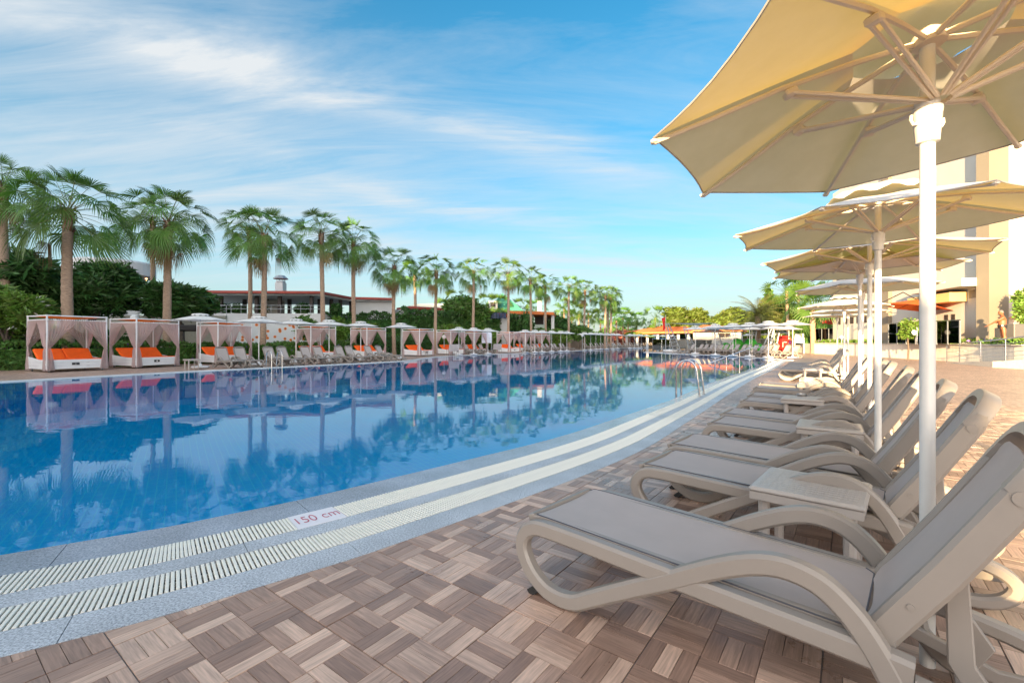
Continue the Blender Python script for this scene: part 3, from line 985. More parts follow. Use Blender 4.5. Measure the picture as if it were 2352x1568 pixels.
def make_table():
    root = thing('side_table', 'x', 'side table')
    m = MB(); m.box((0, 0, .437), (.50, .50, .03), bev=.012); 
    m.box((0, .236, .405), (.48, .014, .04)); m.box((0, -.236, .405), (.48, .014, .04)); m.box((.236, 0, .405), (.014, .48, .04)); m.box((-.236, 0, .405), (.014, .48, .04))
    m.obj('table_top', M_TABLE, root)
    ins = MB()
    for i in range(11):
        x = -.2 + i * .04
        ins.box((x, 0, .4525), (.0025, .44, .0012)); ins.box((0, x, .4525), (.44, .0025, .0013))
    ins.obj('lattice_relief', M_TABLE, root)
    for sx in (-1, 1):
        for sy in (-1, 1):
            MB().tube([(sx * .185, sy * .185, 0), (sx * .185, sy * .185, .425)], [.024, .03], 8).obj('leg', M_TABLE, root, smooth=True)
    return root


TABLE = make_table()
n_t = [0]


def place_table(p, rz, label, group='low resin side tables', scale=None):
    o = TABLE if n_t[0] == 0 else copy_tree(TABLE)
    n_t[0] += 1
    o.location = (p[0], p[1], 0); o.rotation_euler = (0, 0, rz)
    tag(o, label, 'side table', group)
    return o


# ------------------------------------------------------------------ umbrella
def make_umbrella(detail=True, MC=None):
    MC = MC or (M_CANV if detail else M_CANVW)
    """pole at the origin, hub height 2.39, rim radius 1.1 and 0.21 below the hub"""
    root = thing('parasol', 'x', 'parasol')
    HH, RR, DR = 2.40, 1.10, .235
    m = MB(); m.tube([(0, 0, 0), (0, 0, 2.36)], .024, 14); m.obj('pole', M_POLE, root, smooth=True)
    if detail:
        m = MB(); m.lathe([(.026, 1.965), (.036, 1.97), (.044, 2.075), (.046, 2.085), (.046, 2.10), (.036, 2.104), (.038, 2.125), (.03, 2.13)], 16)
        col_ = m.obj('collar', M_POLE, root, smooth=True)
        h = MB()
        for sg in (-1, 1):
            h.tube([(sg * .040, 0, 2.04), (sg * .062, 0, 2.035), (sg * .072, 0, 2.05), (sg * .07, 0, 2.068)], .005, 6)
        h.obj('hook', M_POLE, col_, smooth=True)
        m = MB(); m.lathe([(.03, 2.33), (.055, 2.335), (.06, 2.35), (.055, 2.375), (.028, 2.40)], 12); m.obj('hub', M_RIB, root, smooth=True)
    rt = lambda k: R(22.5 + 45 * k)
    # canopy surface: r from .26 to RR, panels bow inward at the rim and sag a little
    vs = []; fs = []; NR, NA = 7, 6
    HO = .27

    def pt(k, a, r):
        # a in 0..1 across the panel
        p0 = Vector((math.cos(rt(k)), math.sin(rt(k)))); p1 = Vector((math.cos(rt(k + 1)), math.sin(rt(k + 1))))
        e = p0 * (1 - a) + p1 * a
        bow = 1 - .032 * (4 * a * (1 - a)) * (r / RR) ** 3
        q = e * r * bow
        z = HH - .015 - DR * (r / RR) ** 1.18
        z -= .022 * 4 * a * (1 - a) * (r / RR) * (1.0 - (r / RR) ** 4 * .3)
        return (q.x, q.y, z + .028)
    for k in range(8):
        b = len(vs)
        for i in range(NR + 1):
            r = HO + (RR - HO) * i / NR
            for j in range(NA + 1): vs.append(pt(k, j / NA, r))
        for i in range(NR):
            for j in range(NA):
                q = b + i * (NA + 1) + j
                fs.append((q, q + NA + 1, q + NA + 2, q + 1))
    MB().add(vs, fs).obj('canopy', MC, root, smooth=True)
    m = MB(); hm = []
    for k in range(8):
        for j in range(6): hm.append(pt(k, j / 6, RR))
    m.tube(hm, .0045, 5, closed=True); m.obj('hem', mat('grey_hem', (.36, .33, .30), .8), root, smooth=True)
    # crown vent: dome with a row of arches
    vs = []; fs = []; n = 48
    for i, (r, z) in enumerate(((0.0, .085), (.09, .078), (.18, .066), (.28, .045), (.35, .012))):
        for k in range(n):
            a = 2 * PI * k / n
            sc = .5 - .5 * math.cos(a * 10)
            zz = z + (sc * .034 if i == 4 else (sc * .012 if i == 3 else 0))
            vs.append((r * math.cos(a), r * math.sin(a), HH + .005 + zz - (.035 if i == 4 else 0)))
    for i in range(4):
        for k in range(n):
            j = (k + 1) % n; fs.append((i * n + k, i * n + j, (i + 1) * n + j, (i + 1) * n + k)[::-1])
    MB().add(vs, fs).obj('vent_cap', MC, root, smooth=True)
    if detail:
        # rib: thin rod from hub to rim, strut: from collar to mid rib (two rods)
        r_ = MB(); p0 = Vector((.04, 0, HH - .05)); p1 = Vector((RR, 0, HH - .02 - DR + .012))
        mid = Vector((.55, 0, HH - .045 - DR * (.55 / RR) ** 1.18 + .03))
        r_.tube([p0, Vector((.27, 0, HH - .075)), mid, Vector((.85, 0, HH - .045 - DR * (.85 / RR) ** 1.18 + .028)), p1], .0115, 6)
        r_.box((RR, 0, HH - DR - .004), (.03, .028, .018), bev=.004)
        rib_me = r_.mesh('rib', M_RIB, True)
        s_ = MB()
        jt = Vector((.52, 0, HH - .06 - DR * (.52 / RR) ** 1.18 + .012))
        s_.box(jt, (.05, .05, .028), ry=R(15), bev=.005)
        for sg in (-1, 1):
            s_.tube([(.038, sg * .008, 2.118), jt + Vector((0, sg * .016, -.004))], .0088, 6)
        st_me = s_.mesh('strut', M_RIB, True)
        for k in range(8):
            rb = link('rib', rib_me, root, (0, 0, 0), rt(k))
            link('strut', st_me, rb)
    return root


UMB = make_umbrella(True)
UMBS = make_umbrella(False)
n_u = [0, 0]


def make_base(root):
    m = MB(); m.lathe([(.30, .03), (.34, .045), (.36, .09), (.33, .12), (.08, .135), (.05, .22), (.035, .22)], 8)
    return m.obj('base', M_WHITEW, root, smooth=False)


def place_umbrella(p, label, group, rz=0.0, tilt=(0, 0), near=False, sc=1.0, base=False, cs=1.0):
    if near:
        o = UMB if n_u[0] == 7 else copy_tree(UMB); n_u[0] += 1      # the template itself is placed last, tilts never add up
    else:
        o = UMBS if n_u[1] == 0 else copy_tree(UMBS); n_u[1] += 1
    o.location = (p[0], p[1], 0); o.rotation_euler = (0, 0, rz); o.scale = (sc,) * 3
    if near:
        hubp = Vector((0, 0, 2.39)); wr = Euler((tilt[0], tilt[1], 0)).to_matrix().to_4x4(); zr_ = Matrix.Rotation(rz, 4, 'Z')
        M_ = Matrix.Translation(hubp) @ (zr_.inverted() @ wr @ zr_) @ Matrix.Diagonal((cs, cs, 1, 1)) @ Matrix.Translation(-hubp)
        for ch in o.children:
            if ch.name.split('.')[0] in ('pole', 'collar', 'base'): continue
            ch.matrix_local = M_ @ ch.matrix_basis
    tag(o, label, 'parasol', group)
    if base: make_base(o)
    return o


# near row of umbrellas (rz from fitting the rib tips)
GU = 'cream parasols over the near loungers'
def place_near_umbrellas():
    place_umbrella((3.0, 3.73), 'second nearest cream parasol, just behind the closest one', GU, R(12.5), (R(.7), R(-2.2)), True)
    place_umbrella((4.52, 5.75), 'third cream parasol back, its upturned right corner in front of the hotel column', GU, R(5), (R(0), R(-.4)), True, cs=1.06, sc=1.045)
    place_umbrella((5.12, 6.70), 'fourth cream parasol back, mostly hidden under the third one', GU, R(20), (0, 0), True, sc=1.045)
    place_umbrella((6.35, 8.25), 'fifth cream parasol back, brightly sunlit from above', GU, R(12), (0, R(-1)), True)
    place_umbrella((9.2, 12.6), 'sixth cream parasol back, sunlit with a row of vent arches showing', GU, R(0), (0, 0), True)
    place_umbrella((11.0, 14.9), 'seventh cream parasol back, over the farthest sunlit loungers', GU, R(9), (0, 0), True)
    place_umbrella((12.3, 17.2), 'eighth cream parasol back, low behind the seventh', GU, R(30), (0, 0), True)
    place_umbrella((1.57, 1.72), 'nearest parasol, its yellow-lit canopy cut by the top edge of the photo', GU, R(8.1), (R(-5.7), R(-3.7)), True, cs=.92)


place_near_umbrellas()

# near row of loungers: feet of the near side of each, from the photograph
GL = 'taupe loungers in the near row along the pool'
feet = [((.013, 2.281), 'nearest sun lounger, seen whole from foot to cut-off back in the lower right corner'),
        ((.826, 3.21), 'second nearest sun lounger, behind the big side table'),
        ((1.24, 3.84), 'third sun lounger of the near row, touching arms with the second'),
        ((2.00, 4.83), 'fourth sun lounger of the near row, behind the second side table'),
        ((2.42, 5.46), 'fifth sun lounger of the near row, in front of the table with the ashtray'),
        ((3.24, 6.62), 'sixth sun lounger of the near row, behind the ashtray table'),
        ((3.68, 7.27), 'seventh sun lounger of the near row, in the shade before the sun patch'),
        ((4.40, 8.45), 'eighth sun lounger of the near row, with the first sunlit rail'),
        ((4.95, 9.25), 'ninth sun lounger of the near row, low between two small tables')]
for k in range(6):
    b = Vector((8.35, 14.3)) + Vector((.56, .83)) * (.80 * k + .45 * (k // 2))
    feet.append(((b.x, b.y), ['golden sunlit lounger heading the far group of the near row', 'second golden lounger of the far group in the near row',
                              'third golden lounger of the far group in the near row', 'fourth golden lounger of the far group in the near row',
                              'fifth golden lounger of the far group in the near row', 'last golden lounger of the near row before the terrace wall'][k]))
for (f, lab) in feet:
    t = min(1, max(0, (f[1] - 2.2) / 8)); h = Vector((.739, -.674)).lerp(Vector((.83, -.557)), t).normalized()
    nrm = Vector((-h.y, h.x))
    place_lounger((f[0] + nrm.x * .31, f[1] + nrm.y * .31), h, lab, GL)
# the next one towards the camera, cut by the frame
place_lounger((-.55 + .23, 1.42 + .23), (.739, -.674), 'lounger at the very lower right corner, only its pale strut showing', GL).location = (0.62, 0.30, 0)


def tbl(px, py, lab, rz, z=.45):
    g = G(px, py, z); place_table((g.x, g.y), rz, lab)


h0 = math.atan2(-.674, .739)
tbl(1862, 1112, 'big pale side table with criss-cross top between the two nearest loungers', h0 + .02)
tbl(1905, 976, 'second side table, between the third and fourth loungers', h0 + .12)
tbl(1845, 913, 'side table with a round ashtray on it', h0 + .1)
tbl(1868, 881, 'small side table in the shade past the ashtray table', h0 + .15)
tbl(1868, 868, 'small side table touching the shaded one beyond the ashtray', h0 + .15)
tbl(1866, 845, 'golden sunlit side table beside the far lounger group', h0 + .2)
a = G(1842, 909, .453)
m = MB(); m.lathe([(.055, 0), (.062, .004), (.064, .03), (.058, .032), (.054, .012), (.01, .01)], 20)
tag(m.obj('ashtray', M_ASH, smooth=True, loc=(a.x, a.y, .4535)), 'round metal ashtray on the third side table', 'ashtray')

# ------------------------------------------------------------------ pool ladders and rail
def make_ladder(label, p, dirv, sc=1.0, group='steel pool ladders'):
    """two steel hoops; p on the water edge, dirv pointing from pool to deck"""
    root = thing('pool_ladder', label, 'pool ladder', (p[0], p[1], 0), math.atan2(dirv[1], dirv[0]), group, sc)
    for y in (-.25, .25):
        pts = [(-.12, y, -.8), (-.12, y, .55)] + [(-.12 + .22 - .22 * math.cos(t), y, .55 + .25 * math.sin(t)) for t in np.linspace(.25, PI - .25, 9)] + [(.32, y, .55), (.36, y, .2), (.38, y, .0)]
        MB().tube(pts, .0215, 10).obj('handrail', M_STEEL, root, smooth=True)
        MB().lathe([(.045, 0), (.045, .008), (.024, .012)], 12, (.38, y, .003)).obj('flange', M_STEEL, root, smooth=True)
    st = MB()
    for z in (-.25, -.5, -.75): st.box((-.12, 0, z), (.08, .5, .025))
    st.obj('tread', M_STEEL, root)
    return root


def edge_at(px, py):
    g = G(px, py); d = np.linalg.norm(B5 - np.array([g.x, g.y]), axis=1); i = int(np.argmin(d)); return B5[i], -NN[i]


p_, n_ = edge_at(1553, 905)
make_ladder('nearest steel pool ladder with two tall hoops on the near edge', p_ + n_ * .02, n_)


def make_handrail():
    root = thing('pool_handrail', 'stainless steel stair handrail sloping into the far pool corner', 'handrail')
    A = G(1763, 837); B_ = G(1725, 846); 
    e = Vector((14.3, 25.5, 0)); dirp = Vector((-.83, .1, 0)).normalized()
    top1 = P(1727, 24.5, HY(797.5, 24.5)); top2 = P(1876 * 0 + 1762, 24.5, HY(797.5, 24.5))
    low = P(1626, 24.5, HY(835, 24.5))
    for k, dy in enumerate((0,)):
        o = Vector((.12 * dy, dy * .9, 0))
        MB().tube([low + o, top1 + o, top2 + o, Vector((top2.x + .02, top2.y, 0)) + o], .024, 8).obj('rail', M_STEEL, root, smooth=True)
        for f in (.42, .72, 1.0):
            q = low.lerp(top1, f) + o
            MB().tube([(q.x, q.y, -.9), q], .02, 8).obj('post', M_STEEL, root, smooth=True)
    return root


make_handrail()


# ------------------------------------------------------------------ foliage
def leaf_cloud(name, blobs, n, size, m, parent=None, aspect=2.2, flat=.5, core=True, fill=.35, seed=0, flower=None):
    """blobs: list of (centre, radii). many leaf-sized quads through the crown's outer volume"""
    rg = np.random.default_rng(seed + 17)
    C = np.array([b[0] for b in blobs], float); Rr = np.array([b[1] for b in blobs], float)
    w = (Rr[:, 0] * Rr[:, 1] + Rr[:, 1] * Rr[:, 2] + Rr[:, 0] * Rr[:, 2]); w /= w.sum()
    k = rg.choice(len(blobs), n, p=w)
    d = rg.normal(size=(n, 3)); d /= np.linalg.norm(d, axis=1)[:, None]
    rad = 1 - fill * rg.random(n) ** 1.6 + rg.normal(size=n) * .05
    lump = 1 + .12 * np.sin(d[:, 0] * 7 + k * 2.1) * np.sin(d[:, 1] * 6 + k) + .10 * np.sin(d[:, 2] * 9 + k * 1.3)
    p = C[k] + d * Rr[k] * (rad * lump)[:, None]
    # leaf frame: outward-ish direction with randomness
    ax = d + rg.normal(size=(n, 3)) * .7; ax[:, 2] *= flat; ax /= np.linalg.norm(ax, axis=1)[:, None]
    sd_ = np.cross(ax, rg.normal(size=(n, 3))); sd_ /= np.linalg.norm(sd_, axis=1)[:, None] + 1e-9
    s = size * rg.uniform(.6, 1.35, n)[:, None]
    a = ax * s * .5 * aspect ** .5; b = sd_ * s * .5 / aspect ** .5
    V = np.stack([p - a, p + b - a * .1, p + a, p - b - a * .1], 1).reshape(-1, 3)
    F = np.arange(4 * n).reshape(n, 4)
    mats = [m]; mi = np.zeros(n, int)
    if flower is not None:
        mats.append(flower[0]); sel = (rad > .88) & (rg.random(n) < flower[1]); mi[sel] = 1
    if core:
        cv, cf = [], []
        for (c, r) in blobs:
            nu, nv_ = 12, 7; base = 4 * n + sum(len(x) for x in cv); q = []
            for i in range(nv_ + 1):
                for j in range(nu):
                    t, f = PI * i / nv_, 2 * PI * j / nu
                    dd = np.array([math.sin(t) * math.cos(f), math.sin(t) * math.sin(f), math.cos(t)])
                    q.append(np.array(c) + dd * np.array(r) * .74 * (1 + .1 * math.sin(5 * f + c[0]) * math.sin(4 * t)))
            cv.append(np.array(q))
            for i in range(nv_):
                for j in range(nu):
                    cf.append((base + i * nu + j, base + (i + 1) * nu + j, base + (i + 1) * nu + (j + 1) % nu, base + i * nu + (j + 1) % nu))
        V = np.concatenate([V] + cv); F = np.concatenate([F, np.array(cf)]); mi = np.r_[mi, np.zeros(len(cf), int)]
    me = mesh_np(name, V, F, False, mats, mi)
    return link(name, me, parent)


def blobby(c, r, n, seed, squash=.75):
    """a crown of n lobes round centre c with overall radius r=(rx,ry,rz)"""
    rg = np.random.default_rng(seed); out = []
    for i in range(n):
        d = rg.normal(size=3); d /= np.linalg.norm(d); d[2] *= .8
        f = rg.uniform(.35, .72)
        out.append(((c[0] + d[0] * r[0] * f, c[1] + d[1] * r[1] * f, c[2] + d[2] * r[2] * f), tuple(np.array(r) * rg.uniform(.32, .52))))
    return out


def tree(name, label, base, crown_c, r, mt, n=6000, size=.22, lobes=11, seed=0, group=None, trunk_r=.16, cat='tree', flower=None, aspect=2.2, limbs=5, core=True, fill=.45):
    root = thing(name, label, cat, (base[0], base[1], 0), 0, group)
    cc = (crown_c[0] - base[0], crown_c[1] - base[1], crown_c[2])
    bl = blobby(cc, r, lobes, seed)
    leaf_cloud('crown', bl, n, size, mt, root, seed=seed, flower=flower, aspect=aspect, core=core, fill=fill)
    m = MB(); fork = Vector((cc[0] * .5, cc[1] * .5, max(.4, cc[2] - r[2] * .9)))
    m.tube([(0, 0, -.1), fork * .5 + Vector((.05, 0, 0)), fork], [trunk_r * 1.2, trunk_r, trunk_r * .8], 8)
    for i in range(min(limbs, len(bl))):
        e = Vector(bl[i][0]); md = fork.lerp(e, .5) + Vector((0, 0, .15))
        m.tube([fork, md, e], [trunk_r * .6, trunk_r * .35, trunk_r * .15], 6)
    m.obj('trunk', M_BARK, root, smooth=True)
    return root


def hedge(name, label, path, width, height, mt, dens=180, size=.10, seed=0, cat='hedge', z0=0.0, wob=.12, flower=None, group=None, aspect=2.0):
    """leaves on a box-section hedge that follows a path, with a rough core"""
    rg = np.random.default_rng(seed + 3); PP, t = resample(path, .5); T_, N_ = normals2(PP)
    L_ = t[-1]; per = width + 2 * height; n = int(L_ * per * dens)
    s = rg.random(n) * (len(PP) - 1); i = np.minimum(s.astype(int), len(PP) - 2); f = s - i
    c = PP[i] * (1 - f)[:, None] + PP[i + 1] * f[:, None]; nn = N_[i]
    q = rg.random(n) * per
    hh = height * (1 + wob * np.sin(c[:, 0] * 1.3 + seed) * np.sin(c[:, 1] * 1.1 + .5) + wob * .6 * np.sin(c[:, 0] * 4.1 + c[:, 1] * 3.3))
    side = np.where(q < height, -1, np.where(q < 2 * height, 1, 0))
    o_ = np.where(side == 0, (q - 2 * height) / width - .5, side * .5) * width + rg.normal(size=n) * .06
    zz = np.where(side == -1, q / height, np.where(side == 1, q / height - 1, 1)) * hh + rg.normal(size=n) * .05
    p = np.c_[c + nn * o_[:, None], zz + z0]
    out = np.c_[nn * side[:, None], (side == 0) * 1.0]
    ax = out + rg.normal(size=(n, 3)) * .8 + np.array([0, 0, .3]); ax /= np.linalg.norm(ax, axis=1)[:, None]
    sd_ = np.cross(ax, rg.normal(size=(n, 3))); sd_ /= np.linalg.norm(sd_, axis=1)[:, None] + 1e-9
    sz = size * rg.uniform(.6, 1.4, n)[:, None]
    a = ax * sz * .5 * aspect ** .5; b = sd_ * sz * .5 / aspect ** .5
    V = np.stack([p - a, p + b, p + a, p - b], 1).reshape(-1, 3); F = np.arange(4 * n).reshape(n, 4)
    mats = [mt]; mi = np.zeros(n, int)
    if flower: mats.append(flower[0]); mi[rg.random(n) < flower[1]] = 1
    # core
    m_ = len(PP); cv = []; cf = []
    for k in range(m_):
        h = height * .86
        for (a_, z_) in ((-.42, 0), (-.42, h), (.42, h), (.42, 0)):
            w_ = PP[k] + N_[k] * a_ * width; cv.append((w_[0], w_[1], z_ + z0 - .02))
    b0_ = 4 * n
    for k in range(m_ - 1):
        for e in range(3):
            x = b0_ + 4 * k + e; cf.append((x, x + 4, x + 5, x + 1))
    V = np.concatenate([V, np.array(cv)]); F = np.concatenate([F, np.array(cf)]); mi = np.r_[mi, np.zeros(len(cf), int)]
    o = link(name, mesh_np(name, V, F, False, mats, mi))
    return tag(o, label, cat, group)


# ------------------------------------------------------------------ fan palms
def frond_mesh(el, seed, dry=False, segs=28, Lp=1.42, Rb=.92):
    rg = np.random.default_rng(seed)
    V = []; F = []; MI = []
    e = R(el)
    # stalk
    pts = []; p = np.array([0.08, 0.0, 0.0]); ang = e
    ns = 6
    for i in range(ns + 1):
        pts.append(p.copy()); ang = e - R(26) * (i / ns) ** 1.5 * (math.cos(e) * .8 + .3)
        p = p + np.array([math.cos(ang), 0, math.sin(ang)]) * Lp / ns
    for i, q in enumerate(pts):
        w = .022 - .010 * i / ns
        for (dy, dz) in ((-w, 0), (0, w * .6), (w, 0), (0, -w * .6)): V.append(q + np.array([-math.sin(ang) * dz, dy, math.cos(ang) * dz]))
    for i in range(ns):
        for k in range(4): F.append((i * 4 + k, i * 4 + (k + 1) % 4, i * 4 + 4 + (k + 1) % 4, i * 4 + 4 + k)); MI.append(1)
    hub = pts[-1]; ang -= R(8 + 18 * math.cos(e))
    X = np.array([math.cos(ang), 0, math.sin(ang)]); Z = np.array([-math.sin(ang), 0, math.cos(ang)]); Y = np.array([0, 1, 0])
    A0 = R(104)
    for s in range(segs):
        a = -A0 + 2 * A0 * (s + .5) / segs + rg.normal() * .015
        da = 2 * A0 / segs
        Ln = Rb * (.70 + .32 * math.cos(a * .62)) * rg.uniform(.9, 1.06)
        D = X * math.cos(a) + Y * math.sin(a)
        D = D + Z * (.34 * abs(math.sin(a)) - .04); D = D / np.linalg.norm(D)
        Sd = -X * math.sin(a) + Y * math.cos(a)
        st = [0.04, .38, .66, .86, 1.0]
        b = len(V)
        drop = (1.0 + (.6 if dry else 0)) * rg.uniform(.8, 1.25) * (1.35 - 1.05 * max(0.0, math.sin(e)))
        prev = None
        for ii, f in enumerate(st):
            r = Ln * f
            w = r * da * .50 if f < .5 else Ln * .48 * da * .46 * (1 - (f - .5) / .5) ** .8 + .003
            # gravity bends the free outer half
            g = max(0, f - .46)
            hang = g * g * 1.5 * Ln * drop
            pos = hub + D * (r - .22 * hang) + np.array([0, 0, -1]) * hang * (.55 + .55 * abs(D[2]) * 0 + .3)
            zf = Z * (.010 if s % 2 else -.010) * (1 if f < .7 else 0)
            V.append(pos - Sd * w + zf); V.append(pos + Sd * w - zf * .0)
        for ii in range(4): q = b + 2 * ii; F.append((q, q + 1, q + 3, q + 2)); MI.append(0)
    return mesh_np('frond', np.array(V), np.array(F), False, [M_FROND_D if dry else M_FROND, M_PET], MI)


FR = {}
for el in (82, 64, 42, 18, -6, -26):
    FR[el] = [frond_mesh(el, 100 + el + k) for k in range(2)]
FRD = [frond_mesh(-50, 5, True), frond_mesh(-68, 6, True)]
FR_S = {el: frond_mesh(el, 300 + el, False, 14) for el in (75, 40, 5, -30)}


def trunk_mesh(h, r0, r1, seed, lean=0.0):
    rg = np.random.default_rng(seed); n = 16; rows = max(14, int(h / .16)); V = []; F = []
    for i in range(rows + 1):
        f = i / rows; z = h * f
        r = r0 + (r1 - r0) * f ** .8 + (.06 * r0 / .25) * math.exp(-z / .35) + (.012 if i % 2 else 0) * r0 / .25 + rg.normal() * .004
        cx = lean * f + .05 * math.sin(f * 4 + seed); cy = .04 * math.sin(f * 3 + seed * 2)
        for k in range(n):
            a = 2 * PI * k / n; rr = r * (1 + rg.normal() * .018); V.append((cx + rr * math.cos(a), cy + rr * math.sin(a), z))
    for i in range(rows):
        for k in range(n): F.append((i * n + k, i * n + (k + 1) % n, (i + 1) * n + (k + 1) % n, (i + 1) * n + k))
    return mesh_np('trunk', np.array(V), np.array(F), True, [M_TRUNK]), Vector((lean + .05 * math.sin(4 + seed), .04 * math.sin(3 + seed * 2), h))


def boots_mesh(r, h, seed):
    """stubs of old leaf bases round the top of the trunk"""
    rg = np.random.default_rng(seed); V = []; F = []
    for i in range(70):
        z = -h * rg.random() ** .8; a = rg.random() * 2 * PI; up = rg.uniform(.14, .3); w = rg.uniform(.03, .06)
        rr = r * (.9 + .4 * (1 + z / h))
        o_ = np.array([math.cos(a), math.sin(a), 0]); s = np.array([-math.sin(a), math.cos(a), 0])
        p = o_ * rr * .85 + np.array([0, 0, z]); q = p + o_ * rg.uniform(.05, .13) + np.array([0, 0, up])
        b = len(V); V += [p - s * w, p + s * w, q + s * w * .35, q - s * w * .35, p - o_ * .02 + np.array([0, 0, .1]), q - o_ * .02]
        F += [(b, b + 1, b + 2, b + 3), (b + 1, b + 4, b + 5, b + 2), (b, b + 3, b + 5, b + 4)]
    return mesh_np('leaf_bases', np.array(V), np.array(F), False, [M_BOOT])


BOOTS = [boots_mesh(.2, 1.15, k) for k in range(3)]


def fan_palm(x, d, hy, label, n=32, sc=1.0, seed=0, tr=.21, lean=0.0, dry=3, group='fan palms behind the pool', base_z=0.0):
    h = HY(hy, d); p = P(x, d)
    root = thing('palm_tree', label, 'palm tree', (p.x - lean, p.y, base_z), 0, group)
    tr = tr * .80; h += .30; sc *= .90
    me, top = trunk_mesh(h - base_z, tr * 1.12, tr * .82, seed, lean); link('trunk', me, root)
    link('leaf_bases', BOOTS[seed % 3], root, top, seed, (tr / .21,) * 2 + (1.0,))
    rg = random.Random(seed * 7 + 1); ga = 2.39996
    cls = list(FR.keys())
    for i in range(n):
        f = i / n
        el = 84 - 118 * f ** .82 + rg.uniform(-9, 9)
        k = min(cls, key=lambda c: abs(c - el)); me = FR[k][i % 2]
        s = sc * (.72 + .28 * min(1, f * 3)) * rg.uniform(.9, 1.1)
        link('frond', me, root, top + Vector((0, 0, .12 - .5 * f)), (rg.uniform(-.6, .6), R((el - k) * -1.0), i * ga + seed), (s,) * 3)
    for i in range(dry):
        link('dry_frond', FRD[i % 2], root, top + Vector((0, 0, -.55)), (0, 0, i * 2.1 + seed * 1.7), (sc * .8,) * 3)
    return root


def small_palm(x, d, hy, label, sc=1.0, seed=0, tr=.16, n=22, group='far sunlit palms'):
    """distant palm: crown joined in one part"""
    h = HY(hy, d); p = P(x, d)
    root = thing('palm_tree', label, 'palm tree', (p.x, p.y, 0), 0, group)
    me, top = trunk_mesh(h, tr * 1.1, tr * .9, seed); link('trunk', me, root)
    key = seed % 3
    if key not in SMC:
        rg = random.Random(key); Vs = []; Fs = []; b = 0
        for i in range(n):
            f = i / n; el = 78 - 108 * f + rg.uniform(-8, 8); k = min(FR_S, key=lambda c: abs(c - el)); m0 = FR_S[k]
            co = np.empty(len(m0.vertices) * 3, np.float32); m0.vertices.foreach_get('co', co); co = co.reshape(-1, 3)
            a = i * 2.39996 + key; ca, sa = math.cos(a), math.sin(a); ro = rg.uniform(-.8, .8); cr_, sr_ = math.cos(ro), math.sin(ro)
            co = np.c_[co[:, 0], co[:, 1] * cr_ - co[:, 2] * sr_, co[:, 1] * sr_ + co[:, 2] * cr_]
            co = np.c_[co[:, 0] * ca - co[:, 1] * sa, co[:, 0] * sa + co[:, 1] * ca, co[:, 2] - .4 * f]
            fi = np.array([list(q.vertices) for q in m0.polygons]); Vs.append(co); Fs.append(fi + b); b += len(co)
        SMC[key] = mesh_np('crown', np.concatenate(Vs), np.concatenate(Fs), False, [M_FROND])
    link('crown', SMC[key], root, top, seed * .7, (sc,) * 3)
    link('leaf_bases', BOOTS[seed % 3], root, top, seed, (tr / .21,) * 2 + (1.0,))
    return root


SMC = {}
PALMS = [(12, 25, 440, 'tallest palm at the left edge of the photo, its crown cut by the frame', 32, 1.15, .24, 3),
         (157, 21.5, 494, 'big fan palm with a thick pale trunk behind the first daybed', 36, 1.30, .27, 1),
         (385, 25, 520, 'big fan palm with shaggy brown bark behind the second daybed', 36, 1.22, .24, 4),
         (351, 33, 515, 'tall thin-trunked palm just left of the shaggy one behind the second daybed', 26, 1.15, .19, 2),
         (606, 30, 548, 'palm of a close pair left of the metal chimney, the right and thicker trunk', 34, 1.22, .215, 3),
         (573, 35, 532, 'palm of a close pair left of the metal chimney, the left and darker trunk', 28, 1.1, .19, 1),
         (740, 35, 545, 'single tall palm right of the metal chimney', 34, 1.22, .21, 2),
         (813, 38, 562, 'tall palm with dry yellow skirt, right of the chimney palm', 34, 1.22, .21, 5),
         (905, 40, 618, 'shorter palm leaning over the ivy wall with dry hanging leaves', 32, 1.18, .20, 5),
         (1001, 46, 628, 'palm with a tattered brown beard halfway along the row', 28, 1.18, .20, 5),
         (1087, 52, 630, 'palm with one brown leaf hanging down its left side', 28, 1.22, .20, 3),
         (1167, 56, 632, 'palm with brown leaves hanging on both sides, in front of the green roof', 28, 1.22, .20, 3),
         (1219, 60, 648, 'palm in front of the orange-roofed house, the left one', 26, 1.22, .20, 1),
         (1253, 64, 660, 'palm in front of the orange-roofed house, the right one', 26, 1.22, .20, 2),
         (1307, 70, 664, 'half sunlit palm with bushy crown right of the orange-roofed house', 26, 1.25, .22, 2),
         (1343, 76, 670, 'half sunlit palm with long brown beard, centre right of the row', 26, 1.25, .22, 3),
         (1390, 80, 682, 'left palm of the sunlit cluster ending the row', 26, 1.3, .24, 1),
         (1403, 84, 684, 'right palm of the sunlit cluster ending the row', 26, 1.35, .24, 1)]
for i, (x, d, hy, lab, n, sc, tr, dry) in enumerate(PALMS):
    fan_palm(x, d, hy, lab, n, sc, i + 1, tr, 0, dry)
small_palm(953, 62, 632, 'sunlit golden palm far behind the shorter leaning palm', 1.2, 31, .2, group=None)
